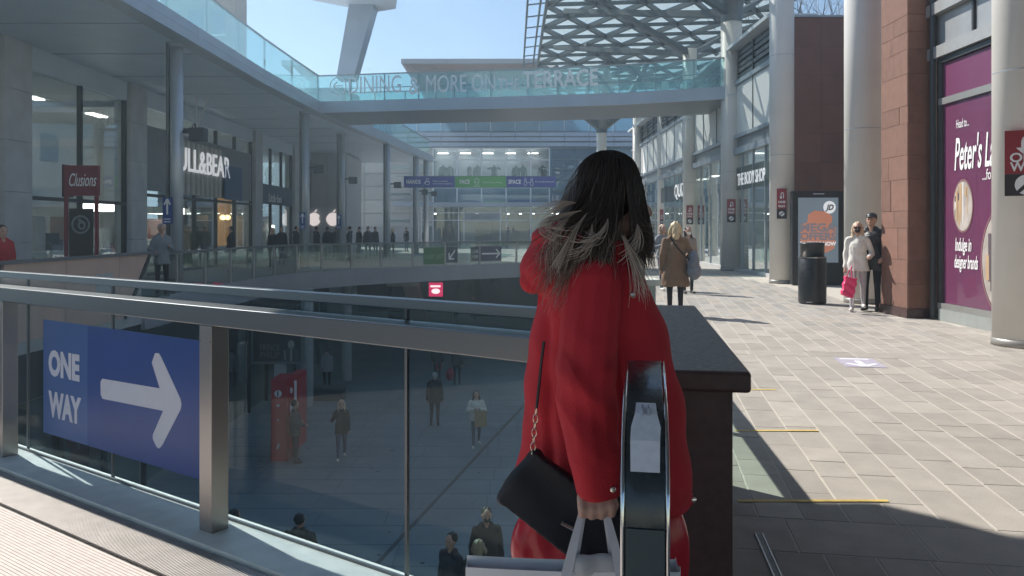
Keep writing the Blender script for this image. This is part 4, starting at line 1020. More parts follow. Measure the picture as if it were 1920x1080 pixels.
# blue arrow signs on columns
def arrow_sign(px, py0, py1, Y, w, label):
    M = frame((gx(px, Y), Y-.22, 0), (1, 0, 0)); z1, z0 = zy(py0, Y-.22), zy(py1, Y-.22)
    s = thing('arrow_sign', label, 'sign', (gx(px, Y), Y-.22, z0), 'blue up arrow signs on the slim columns')
    m = MB(); m.fb(M, -w/2, w/2, z0, z1, 0, .015); m.build('panel', blue, s)
    m = MB(); h = z1-z0; m.stroke(M, (0, z0+h*.35), (0, z1-h*.1), w*.2, .016, .019); m.stroke(M, (-w*.32, z1-h*.28), (0, z1-h*.06), w*.17, .016, .020); m.stroke(M, (w*.32, z1-h*.28), (0, z1-h*.06), w*.17, .016, .021); m.build('arrow', letter_w, s)
    m = MB(); m.fb(M, -w*.36, w*.36, z0+h*.16, z0+h*.21, .016, .018); m.fb(M, -w*.36, w*.36, z0+h*.06, z0+h*.11, .016, .018); m.build('caption', grey_l, s)
arrow_sign(321, 370, 420, 20.5, .24, 'blue up arrow sign on the nearest slim column'); arrow_sign(570, 398, 430, 32.5, .22, 'blue up arrow sign on the column under the bridge end'); arrow_sign(637, 402, 430, 40, .24, 'blue up arrow sign right of the glowing apple logo')
# ================================================================== LEFT SHOPS (x = -12.6)
LX = -12.6
LM = frame((LX, 0, TZ), (0, 1, 0))
pierm = mat('pier_stone', (.50, .52, .53), .6, 0, .12, 2)
for k, (y, lab) in enumerate([(13.5, 'grey stone pier nearer than the left picture edge'), (20.1, 'leftmost grey stone pier'), (26.6, 'grey stone pier left of the white letter sign'), (39.2, 'grey stone pier right of the white letter sign'), (46.2, 'grey stone pier left of the glowing logo wall'), (63, 'farthest grey stone pier')]):
    t = thing('shop_pier', lab, 'pier', (LX, y, TZ), 'stone piers between the left shops')
    for r in range(5):
        m = MB(); m.fb(LM, y-.55, y+.55, r*1.28+.006, r*1.28+1.274, -.35, .22); m.build('stone', pierm, t)
def left_shop(name, label, Ya, Yb, wall, n, doors=0, head=5.8, warm=False, depth=5, lights=3, frame_m=dark, trans=2.6):
    s = thing(name, label, 'shop', (LX, (Ya+Yb)/2, TZ))
    interior(LM, Ya, Yb, .0, head, depth, wall, s, lights=lights, warm=warm, ceil=wallA)
    w = (Yb-Ya)/n
    for i in range(n):
        m = MB(); m.fb(LM, Ya+i*w+.05, Ya+(i+1)*w-.05, .12, trans, -.03, -.015); m.build('window_pane', g_shop, s)
        m = MB(); m.fb(LM, Ya+i*w+.05, Ya+(i+1)*w-.05, trans+.1, head, -.03, -.015); m.build('upper_pane', g_shop, s)
        m = MB(); m.fb(LM, Ya+i*w-.05, Ya+i*w+.05, 0, head, -.08, .05); m.build('mullion', frame_m, s)
    m = MB(); m.fb(LM, Yb-.05, Yb+.05, 0, head, -.08, .05); m.build('mullion', frame_m, s)
    m = MB(); m.fb(LM, Ya, Yb, trans, trans+.1, -.08, .05); m.build('transom', frame_m, s)
    m = MB(); m.fb(LM, Ya, Yb, 0, .12, -.08, .05); m.build('kick_plate', frame_m, s)
    m = MB(); m.fb(LM, Ya, Yb, head, 6.395, -.3, .1); m.build('bulkhead', soffit_m, s)
    return s
sh1 = left_shop('window_shop_left', 'tall glass shop window behind the dark red stand', 20.7, 26.0, wallA, 2, trans=2.4)
sh0 = left_shop('edge_shop_left', 'shop window just left of the leftmost stone pier', 14.1, 19.5, wallA, 2)
sh2 = left_shop('fashion_shop_left', 'shop with white ampersand lettering over fluted panels', 27.2, 38.6, wallA, 5, warm=True, trans=2.75)
sh3 = left_shop('small_shop_left', 'narrow dark shop with small script sign left of the glowing logo', 39.8, 45.6, wallD, 3, trans=2.9)
sh4 = thing('logo_shop_left', 'plain grey shopfront with glowing apple shaped logo', 'shop', (LX, 53, TZ))
lw_ = mat('plain_grey_wall', (.46, .47, .475), .6)
for k in range(4):
    a_ = 46.8+k*3.9; m = MB(); m.fb(LM, a_+.01, a_+3.89, 0, 5.9, -.3, 0); m.build('wall_panel', lw_, sh4)
m = MB(); m.fb(LM, 46.8, 62.4, 5.9, 6.395, -.3, .1); m.build('bulkhead', soffit_m, sh4)
# glazed porch that steps forward and faces down the street
PY = 50.0; AP = frame((0, PY, TZ), (1, 0, 0))
for a_, b_ in ((-12.55, -11.55), (-11.53, -10.35)):
    m = MB(); m.fb(AP, a_, b_, 0, 6.3, -.3, 0); m.build('porch_panel', lw_, sh4)
m = MB(); m.box(-10.65, -10.351, PY+.31, PY+5, TZ, 6.2); m.build('porch_side', lw_, sh4)
def apple(cy, cz_, r, nm):
    P = []
    for k in range(48):
        a_ = 2*math.pi*k/48; rr0 = 1-.10*max(0, math.cos((a_-math.pi/2)))**6-.07*max(0, math.cos(a_+math.pi/2))**8+.06*math.cos(2*a_)**2
        x, z = math.cos(a_)*rr0*.9, math.sin(a_)*rr0
        bx_, bz_ = 1.12, .12
        d_ = math.hypot(x-bx_, z-bz_)
        if d_ < .46: t = .46/d_; x, z = bx_+(x-bx_)*t, bz_+(z-bz_)*t
        P.append((cy+x*r, cz_+z*r))
    gl = mat('logo_glow', (.8, .75, .72), .5, emit=(.95, .82, .78), es=.35, var=0)
    m = MB(); m.poly(P, .05, .09, 0, AP); m.build(nm, gl, sh4)
    Q = [(cy+r*(.02+.16*math.sin(t*math.pi)+.35*t), cz_+r*(1.0+.48*t)) for t in [i/8 for i in range(9)]]+[(cy+r*(.02-.05*math.sin(t*math.pi)+.35*t), cz_+r*(1.0+.48*t)) for t in [i/8 for i in range(8, 0, -1)]]
    m = MB(); m.poly(Q, .05, .09, 0, AP); m.build('logo_leaf', gl, sh4)
ca, va = hit(AP, 624, 411, .05); apple(ca, va, .42, 'logo'); ca, va = hit(AP, 589, 411, .05); apple(ca, va, .42, 'logo')
# dressing of the lettered shop
flut = mat('fluted_panel', (.56, .54, .50), .6)
ya_ = [hit(LM, px, 300, .1)[0] for px in (343, 412)]
nfl = 9
for k in range(nfl):
    y = ya_[0]+(ya_[1]-ya_[0])*k/(nfl-1); m = MB(); m.fb(LM, y-.11, y+.11, 2.95, 5.0, .06, .14); m.build('flute', flut, sh2)
m = MB(); m.fb(LM, 27.3, 38.5, 2.95, 5.2, .052, .058); m.build('fluted_backing', mat('back_grey', (.25, .27, .28), .6), sh2)
u0_, v_ = hit(LM, 323, 316, .16); u1_, _ = hit(LM, 430, 316, .16)
text('PULL&BEAR', LM, u0_, v_, 1.30, letter_glow, sh2, n=.16, depth=.04, width=u1_-u0_, bold=0, name='sign_letters')
m = MB(); q0, q1 = hit(LM, 418, 340, .1)[0], hit(LM, 450, 340, .1)[0]; m.fb(LM, q0, q1, 2.9, 4.4, .16, .2); m.build('blue_screen', mat('dim_blue', (.05, .10, .20), .4), sh2)
for k, px in enumerate((418, 427)):
    y, z = hit(LM, px, 408, -1.2); m = MB(); m.lathe([(.02, -.12), (.12, -.06), (.14, .05), (.05, .13)], LM @ Vector((y, z, -1.2)), 12); m.build('warm_lamp', lamp_y, sh2)
y, z = hit(LM, 424, 400, -1.6); m = MB(); m.fb(LM, y-.9, y+.9, z-1.6, z+.9, -1.7, -1.62); m.build('warm_niche', mat('warm_glow_wood', (.42, .24, .10), .5, emit=(.8, .4, .12), es=.25), sh2)  # wood panel has a warm glow of its own
y, z = hit(LM, 376, 405, -1.6); m = MB(); m.fb(LM, y-1.0, y+1.0, z-.7, z+.45, -1.7, -1.62); m.build('wall_picture', mat('picture_grey', (.22, .20, .20), .5), sh2)
u0_, v_ = hit(LM, 504, 378, .07); u1_, _ = hit(LM, 527, 378, .07)
m = MB(); m.fb(LM, 39.85, 45.55, 2.95, 3.9, .055, .065); m.build('sign_band', mat('band_blue_grey', (.09, .12, .16), .5), sh3)
text('Little', LM, u0_, v_, .62, letter_w, sh3, n=.07, depth=.02, width=(u1_-u0_)*.55, name='sign_word'); text('lon', LM, u0_+(u1_-u0_)*.65, v_, .62, letter_w, sh3, n=.07, depth=.02, width=(u1_-u0_)*.35, name='sign_word')
# hoops / pale cut-outs hanging in the first shop window, furniture
m = MB(); m.fb(LM, 21.2, 23.2, .9, 1.0, -.8, -.2); m.fb(LM, 24.0, 25.6, .9, 1.0, -.8, -.2); m.build('display_table', lamp_w if False else white, sh1)
m = MB(); m.fb(LM, 23.0, 23.9, 3.6, 4.4, -1.0, -.95); m.build('hanging_card', white, sh1)
for k in range(3):
    m = MB(); m.fb(LM, 20.9+k*1.9, 22.2+k*1.9, 2.3, 2.9, -3.0, -2.4); m.build('display_shelf', wallC, sh1)
for k in range(8):
    m = MB(); m.fb(LM, 28+k*1.25, 28.8+k*1.25, 0, rs4.uniform(1.0, 2.1), -3.4, -2.5); m.build('clothes_rail', [wallD, wallA, mat('rose_cloth', (.35, .2, .18), .8)][k % 3], sh2)
# ================================================================== DARK RED STAND
ks = thing('red_stand', 'dark red kiosk stand with white script and black logo panel', 'stand', (gx(150, 18), 18, TZ))
KM = frame((0, 18, 0), (1, 0, 0)); kr = mat('stand_red', (.20, .035, .045), .5)
def kx(px): return gx(px, 18)
def kz(py): return zy(py, 18)
m = MB(); m.fb(KM, kx(120), kx(183), kz(367), kz(310), -.12, .0); hd_ = m.build('header', kr, ks)
for a_, b_ in ((119, 125), (176, 182)): m = MB(); m.fb(KM, kx(a_), kx(b_), TZ, kz(367)-.002, -.08, -.02); m.build('upright', kr, ks)
m = MB(); m.fb(KM, kx(115), kx(120)-.004, kz(369), kz(308), -.4, -.02); m.build('side_fin', mat('stand_dark', (.07, .02, .03), .5), ks)
m = MB(); m.fb(KM, kx(128), kx(173), TZ+.3, kz(391), -.06, -.03); m.build('logo_panel', black, ks)
text('Clusions', KM, kx(130), kz(349), .42, letter_w, hd_, n=.002, depth=.006, width=kx(181)-kx(130), shear=.35)
m = MB(); cu, cv = kx(150), kz(421); lg = mat('logo_grey', (.20, .24, .25), .6)
ring(KM, cu, cv, .19, .19, .05, -.028, 20); ring(KM, cu+.03, cv-.02, .07, .08, .05, -.02, 12); m.stroke(KM, (cu-.05, cv+.12), (cu+.1, cv+.02), .06, -.028, -.012); m.build('round_logo', lg, ks)
for px in (132, 163): m = MB(); m.fb(KM, kx(px), kx(px+9), TZ+.75, TZ+1.0, -.029, -.02); m.build('leaflet', pink, ks)

# V shaped rod lamp under the deck, display pieces and glowing shelves added for sparkle
vl = thing('rod_lamp', 'V shaped lamp of thin white rods above the ampersand lettering', 'lamp', at(368, 245, 28))
for px in (346, 368, 391):
    m = MB(); m.tube([at(px, 181, 28.0), at(369 if px != 346 else 364, 240, 28.0)], .018, 6); m.build('rod', white, vl)
m = MB(); m.bar(at(334, 243, 28), at(382, 243, 28), .08, .08); m.build('base_bar', dark, vl)
for k in range(7):
    y = 21.0+k*.72; m = MB(); m.fb(LM, y, y+.5, .5+.4*(k % 3), 1.5+.5*(k % 2), -1.6, -1.2); m.build('display_item', [white, wallD, pink][k % 3], sh1)
for k in range(4):
    y = 14.8+k*1.15; m = MB(); m.fb(LM, y, y+.8, .4, 1.9+.4*(k % 2), -1.8, -1.2); m.build('display_item', [wallD, white][k % 2], sh0)
for k in range(6):
    y = 27.6+k*1.8; m = MB(); m.fb(LM, y, y+1.2, 2.25, 2.5, -2.4, -1.4); m.build('sparkle_shelf', lamp_w if k % 3 == 0 else wallC, sh2)  # shelves added for sparkle, some of them glowing
for k, y in enumerate((40.6, 42.6, 44.4)):
    m = MB(); m.fb(LM, y, y+.7, .3, 2.3, -1.5, -.9); m.build('display_item', [white, wallA, white][k], sh3)
m = MB(); m.lathe([(.02, 0), (.16, .08), (.16, .24), (.02, .3)], LM @ Vector((44.3, 1.55, -.7)), 12); m.build('added_globe_lamp', lamp_w, sh3)  # lamp added as a bright spot in the dark shop
# ================================================================== LOWER STREET
lowdark = mat('lower_shop_dark', (.05, .065, .075), .5); 
g_low = glass('lower_shop_glass', (.75, .82, .84), 1.6)
def lower_shop(Ya, Yb, label, sign, c_, k_):
    M = frame((-9.2, 0, LOW), (0, 1, 0)); s = thing('lower_shop', label, 'shop', (-9.2, (Ya+Yb)/2, LOW))
    m = MB(); m.fb(M, Ya, Yb, 0, 4.25, -4.1, -4); m.build('back_wall', mat('lowback%d' % k_, c_, .7), s)
    m = MB(); m.fb(M, Ya, Yb, 3.2, 4.25, -.1, .06); m.build('sign_band', lowdark, s)
    n = max(2, round((Yb-Ya)/2.0)); w = (Yb-Ya)/n
    for i in range(n):
        m = MB(); m.fb(M, Ya+i*w+.05, Ya+(i+1)*w-.05, .1, 3.15, -.03, -.01); m.build('window_pane', g_low, s)
        m = MB(); m.fb(M, Ya+i*w-.05, Ya+i*w+.05, 0, 3.2, -.06, .04); m.build('mullion', dark, s)
        m = MB(); m.fb(M, Ya+i*w+.4, Ya+i*w+.9, 3.0, 3.05, -2.2, -2.0); m.build('lamp', lamp_w, s)
        m = MB(); m.fb(M, Ya+i*w+.3, Ya+i*w+1.2, 0, 1.2+.3*(i % 2), -2.6, -2.0); m.build('fitting', [wallA, wallC, wallD][(i+k_) % 3], s)
    if sign: [text(c_, M, (Ya+Yb)/2-1.2+.5*q_, 3.45, .6, letter_w, s, n=.065, depth=.03, name='sign_letter') for q_, c_ in enumerate(sign)]
lower_shop(8, 14.4, 'lower shop with dark band at far left below the blue sign', 'NK', (.10, .12, .12), 0)
lower_shop(14.6, 19.8, 'lower shop behind the blue arrow sign', 'FION', (.18, .20, .20), 1)
lower_shop(20, 27.8, 'lower shop behind the red information kiosk', None, (.08, .10, .11), 2)
lower_shop(28, 40, 'lower shop in the shade under the far terrace', None, (.06, .07, .08), 3)
# back of the lower street under the terrace
lb = thing('lower_arcade', 'dark shopfronts at the end of the lower street under the terrace', 'shopfront', (0, 62, LOW))
m = MB(); m.box(-12, 14, 62, 63, LOW, -.65); m.build('wall', mat('arcade_dark', (.03, .045, .055), .5), lb)
for k in range(12):
    m = MB(); m.box(-11+k*1.7, -9.6+k*1.7, 61.9, 61.98, LOW+.2, -1.8); m.build('window_pane', g_low, lb)
    m = MB(); m.box(-11+k*1.7+.2, -11+k*1.7+.5, 61.6, 61.7, -1.6, -1.5); m.build('lamp', lamp_w, lb)
m = MB(); m.box(edge_x(20)+.6, edge_x(20)+.9, 2, 62, LOW, -.6); 
tag(m.build('lower_side_wall', mat('side_wall', (.16, .18, .20), .6)), 'dark wall under the right walkway', 'wall')
# leaning strut under the terrace
stt = thing('leaning_strut', 'pinkish leaning strut under the curved terrace edge', 'strut', at(800, 612, 38))
p0, p1 = at(766, 512, 37.5), at(806, 640, 43)
p1.z = LOW; p0.z = -.7
m = MB(); m.bar(p0, p1, .7, .5); m.build('strut', mat('strut_pink', (.42, .33, .29), .5), stt, bevel=.02)
m = MB(); m.box(p0.x-1.0, p0.x+.5, p0.y-.3, p0.y+.5, -1.15, -.72); m.build('head', mat('strut_pale', (.55, .53, .51), .5), stt)
# pink hanging sign
hs = thing('hanging_sign', 'bright pink red hanging sign with white print under the terrace', 'sign', at(817, 543, 37))
HM = frame((0, 37, 0), (1, 0, 0)); m = MB(); m.fb(HM, gx(804, 37), gx(830, 37), zy(556, 37), zy(530, 37), -.1, 0)
m.build('panel', mat('hot_pink', (.62, .03, .12), .4, emit=(.8, .03, .14), es=.35), hs)
m = MB(); m.fb(HM, gx(807, 37), gx(826, 37), zy(538.5, 37), zy(535, 37), .002, .006); m.disc(HM, gx(817, 37), zy(546, 37), .2, .12, .002, .007); m.build('print', mat('print_glow', (.9, .9, .9), .5, emit=(1, .9, .92), es=.5, var=0), hs)  # print given a glow so it stays lighter than the panel
m = MB(); m.box(gx(812, 37), gx(822, 37), 36.93, 36.97, zy(530, 37), -.6); m.build('hanger', steel_d, hs)
# blue lower screen
bs = thing('blue_screen', 'dark blue edged display board in the lower street', 'screen', at(745, 610, 44))
m = MB(); a_ = at(728, 590, 44); m.box(a_.x, a_.x+.95, 43.9, 44, LOW, -3.0); m.build('board', mat('board_dark', (.04, .05, .08), .5), bs)
m = MB(); m.box(a_.x+.955, a_.x+1.06, 43.9, 44, LOW, -2.95); m.build('edge', mat('edge_blue', (.05, .05, .5), .4, emit=(.08, .08, .9), es=.5), bs)
# information kiosk
ik = thing('information_kiosk', 'tall red information kiosk with white round symbols in the lower street', 'kiosk', (gx(530, 22.1), 22.1, LOW))
ired = mat('kiosk_red', (.42, .02, .035), .45)
kx0, kx1 = gx(508, 22.1), gx(538, 22.1); IM = frame((kx0, 22.1, LOW), (1, 0, 0)); IW = kx1-kx0; IS = frame((kx1, 22.1, LOW), (0.25, 1, 0))
m = MB(); m.box(kx0, kx1, 22.1, 23.0, LOW, LOW+2.28); ib_ = m.build('body', ired, ik, bevel=.01)
m = MB(); m.box(kx1+.002, kx1+.26, 22.35, 23.2, LOW+.3, LOW+2.36); m.build('side_body', ired, ik)
m = MB(); m.disc(IM, IW*.45, 1.88, .10, .10, .001, .006); id_ = m.build('info_disc', letter_w, ib_)
text('i', IM, IW*.45-.03, 1.82, .20, signblk, ib_, n=.008, depth=.003, bold=.01)
m = MB(); m.disc(IM, IW*.45, 1.55, .05, .04, .001, .006); m.disc(IM, IW*.45, 1.15, .02, .03, .001, .006); m.stroke(IM, (IW*.4, .35), (IW*.5, .5), .05, .001, .006); m.build('symbols', grey_l, ib_)
I2 = frame((kx1+.005, 22.349, LOW), (1, 0, 0)); m = MB(); m.disc(I2, .05, 1.92, .035, .09, .001, .006); m.disc(I2, .05, 1.42, .045, .17, .001, .006); m.fb(I2, .13, .2, 1.3, 2.2, .001, .006); m.build('side_panels', letter_w, ik)
# memorial screen on a post above it
msn = thing('memorial_screen', 'dark landscape screen on grey post with lettering and a portrait', 'screen', (gx(522, 24), 24, LOW))
MM = frame((0, 24, 0), (1, 0, 0)); mz0, mz1 = zy(683, 24), zy(625, 24)
m = MB(); m.box(gx(513, 24), gx(532, 24), 24.05, 24.3, LOW, mz0); m.build('post', mat('post_grey', (.40, .42, .43), .5), msn)
m = MB(); m.fb(MM, gx(471, 24), gx(570, 24), mz0, mz1+.3, -.2, 0); m.build('case', mat('case_grey', (.13, .15, .16), .5), msn)
m = MB(); m.fb(MM, gx(475, 24), gx(564, 24), mz0+.08, mz1+.22, .001, .006); sk_ = m.build('screen', mat('screen_black', (.03, .035, .04), .3), msn)
gt = mat('screen_grey_text', (.16, .17, .17), .5)
text('PRINCE', MM, gx(488, 24), zy(657, 24), .26, gt, sk_, n=.007, depth=.002, width=.58); text('PHILIP', MM, gx(488, 24), zy(671, 24), .26, gt, sk_, n=.007, depth=.002, width=.58)
m = MB(); cu = gx(546, 24); m.disc(MM, cu, zy(646, 24), .10, .13, .007, .009); m.build('portrait_head', mat('portrait_grey', (.32, .31, .30), .6), msn)
m = MB(); m.poly([(cu-.26, mz0+.09), (cu+.26, mz0+.09), (cu+.22, mz0+.40), (cu+.08, mz0+.5), (cu-.08, mz0+.5), (cu-.22, mz0+.40)], .0065, .008, 0, MM); m.build('portrait_coat', mat('portrait_dark', (.07, .075, .08), .6), msn)
m = MB(); m.stroke(MM, (cu-.17, mz0+.12), (cu-.2, mz0+.42), .03, .0085, .0095); m.stroke(MM, (cu, mz0+.1), (cu, mz0+.45), .05, .0085, .0096); m.build('portrait_trim', mat('portrait_light', (.35, .35, .34), .6), msn)
# light lower posts
for px, Y, lab in ((576, 29, 'pale lower post right of the memorial screen'), (650, 34, 'pale lower post in the shaded middle distance')):
    x = gx(px, Y); m = MB(); m.lathe([(.22, LOW), (.22, -.64)], (x, Y, 0), 16); tag(m.build('lower_post', mat('lower_post', (.32, .34, .35), .5)), lab, 'column')
# benches in the lower street
for px, py, lab in ((905, 596, 'dark bench with pale top in the far lower street'), (600, 760, 'dark planter block behind the red kiosk')):
    Y = 9.675*1000/(py-HZ)+1; x = gx(px, Y); t = thing('street_bench', lab, 'bench', (x, Y, LOW))
    m = MB(); m.box(x-.9, x+.9, Y-.3, Y+.3, LOW, LOW+.42); m.build('base', lowdark, t); m = MB(); m.box(x-.95, x+.95, Y-.33, Y+.33, LOW+.421, LOW+.48); m.build('top', white if px > 800 else steel_d, t)
# ================================================================== BARE TREE BEHIND THE CLAD WALL
bt = thing('bare_tree', 'bare twiggy tree showing above the brown wall', 'tree', (12.6, 33, 0))
rt = random.Random(8); trunk = MB(); twig = MB()
def grow(p, d, L, r, lev):
    n = 3; pts_ = [p]
    for i in range(n):
        d = (d+Vector((rt.gauss(0, .13), rt.gauss(0, .13), rt.gauss(.03, .08)))).normalized(); pts_.append(pts_[-1]+d*L/n)
    (trunk if lev < 3 else twig).tube(pts_, [r*(1-.14*i) for i in range(n+1)], 7 if lev < 2 else 3, cap=False)
    if lev >= 6: return
    for k in range(2 if lev > 3 else 3):
        q = (d+Vector((rt.uniform(-1, 1), rt.uniform(-1, 1), rt.uniform(-.3, .6)))*.75).normalized(); grow(pts_[-1 if k < 2 else 2], q, L*rt.uniform(.66, .84), r*.60, lev+1)
grow(Vector((12.6, 33, 0)), Vector((0, 0, 1)), 4.5, .2, 0)
bark = mat('bark', (.16, .13, .12), .9)
trunk.build('trunk', bark, bt); twig.build('crown', bark, bt)
# ================================================================== PEOPLE
def capsule(p, q, r0, r1, k=12):
    p = np.array(p, float); q = np.array(q, float); t = q-p; L = np.linalg.norm(t); t = t/L if L > 1e-9 else np.array([0, 0, 1.])
    a = np.cross(t, [1, 0, 0] if abs(t[0]) < .8 else [0, 1, 0]); a /= np.linalg.norm(a); b_ = np.cross(t, a)
    V = []; rows_ = []
    for c, r, angs in ((p, r0, [-90, -60, -30, 0]), (q, r1, [0, 30, 60, 90])):
        for g in angs:
            g = R(g); rr = max(r*math.cos(g), 1e-4); cc = c+t*r*math.sin(g)
            rows_.append(len(V)); V += [tuple(cc+rr*(a*math.cos(2*math.pi*j/k)+b_*math.sin(2*math.pi*j/k))) for j in range(k)]
    Fc = [(i*k+j, i*k+(j+1) % k, (i+1)*k+(j+1) % k, (i+1)*k+j) for i in range(7) for j in range(k)]+[tuple(range(k))[::-1], tuple(range(7*k, 8*k))]
    return V, Fc
def ellipsoid(c, rad, rot=None, k=16, n=10):
    V = []; Mr = rot if rot is not None else Matrix.Identity(3)
    for i in range(n+1):
        g = math.pi*(i/n-.5); cr_ = max(math.cos(g), 1e-3)
        for j in range(k):
            w = 2*math.pi*j/k; V.append(tuple(Vector(c)+Mr @ Vector((rad[0]*cr_*math.cos(w), rad[1]*cr_*math.sin(w), rad[2]*math.sin(g)))))
    Fc = [(i*k+j, i*k+(j+1) % k, (i+1)*k+(j+1) % k, (i+1)*k+j) for i in range(n) for j in range(k)]+[tuple(range(k))[::-1], tuple(range(n*k, (n+1)*k))]
    return V, Fc
def fuse(pieces, name, mats, voxel=.015, smooth=4, fold=None):
    """pieces: ('c', p, q, r0, r1, mat) or ('e', centre, radii, mat[, rot]) or ('m', verts, faces, mat): one continuous remeshed skin"""
    m = MB(); prim = []
    for s in pieces:
        if s[0] == 'c': m.add(*capsule(*s[1:5])); prim.append(('c', np.array(s[1], float), np.array(s[2], float), s[3], s[4], s[5]))
        elif s[0] == 'e': m.add(*ellipsoid(s[1], s[2], s[4] if len(s) > 4 else None)); prim.append(('e', np.array(s[1], float), np.array(s[2], float), s[3]))
        else: m.add(s[1], s[2]); prim.append(('m', None, None, s[3]))
    me = m.mesh('t', mats)
    o = bpy.data.objects.new('t', me)
    r = o.modifiers.new('r', 'REMESH'); r.mode = 'VOXEL'; r.voxel_size = voxel
    if smooth: s_ = o.modifiers.new('s', 'SMOOTH'); s_.iterations = smooth; s_.factor = .5
    res = evaluated(o); bpy.data.meshes.remove(me)
    res.name = name; res.materials.clear()
    ms = mats if isinstance(mats, (list, tuple)) else [mats]
    for q in ms: res.materials.append(q)
    nf = len(res.polygons)
    res.polygons.foreach_set('use_smooth', [True]*nf)
    nv_ = len(res.vertices); co = np.empty(nv_*3, 'f'); res.vertices.foreach_get('co', co); co = co.reshape(-1, 3)
    if fold is not None:
        no = np.empty(nv_*3, 'f'); res.vertices.foreach_get('normal', no); no = no.reshape(-1, 3)
        co = co+no*fold(co)[:, None]; res.vertices.foreach_set('co', co.astype('f').ravel())
    if len(ms) > 1:
        ce = np.empty(nf*3, 'f'); res.polygons.foreach_get('center', ce); ce = ce.reshape(-1, 3)
        best = np.full(nf, 1e9); idx = np.zeros(nf, int)
        for s in prim:
            if s[0] == 'c':
                ab = s[2]-s[1]; t = np.clip(((ce-s[1]) @ ab)/max(ab @ ab, 1e-9), 0, 1); d = np.linalg.norm(ce-(s[1]+t[:, None]*ab), axis=1)-(s[3]+(s[4]-s[3])*t); mi = s[5]
            elif s[0] == 'e':
                q = np.linalg.norm((ce-s[1])/s[2], axis=1); d = (q-1)*s[2].min(); mi = s[3]
            else: continue
            w = d < best; best[w] = d[w]; idx[w] = mi
        res.polygons.foreach_set('material_index', idx.tolist())
    res.update(); return res
skin = mat('skin', (.52, .31, .23), .55, 0, .06, 20)
def cloth(n, c, rough=.85): return mat('cloth_'+n, c, rough, 0, .12, 12, bump=.15, bscale=60)
shoe_d = cloth('shoe_dark', (.03, .03, .03), .6); shoe_w = cloth('shoe_white', (.70, .68, .65), .6)
def loft(rings, k=40):
    V = []; n = len(rings)
    for z, x0, x1, bb, yc_ in rings:
        cx_, a_ = (x0+x1)/2, (x1-x0)/2
        for j in range(k):
            w = 2*math.pi*j/k; c, s = math.cos(w), math.sin(w); e = .85
            V.append((cx_+a_*math.copysign(abs(c)**e, c), yc_+bb*math.copysign(abs(s)**e, s), z))
    Fc = [(i*k+j, i*k+(j+1) % k, (i+1)*k+(j+1) % k, (i+1)*k+j) for i in range(n-1) for j in range(k)]+[tuple(range(k))[::-1], tuple(range((n-1)*k, n*k))]
    return V, Fc
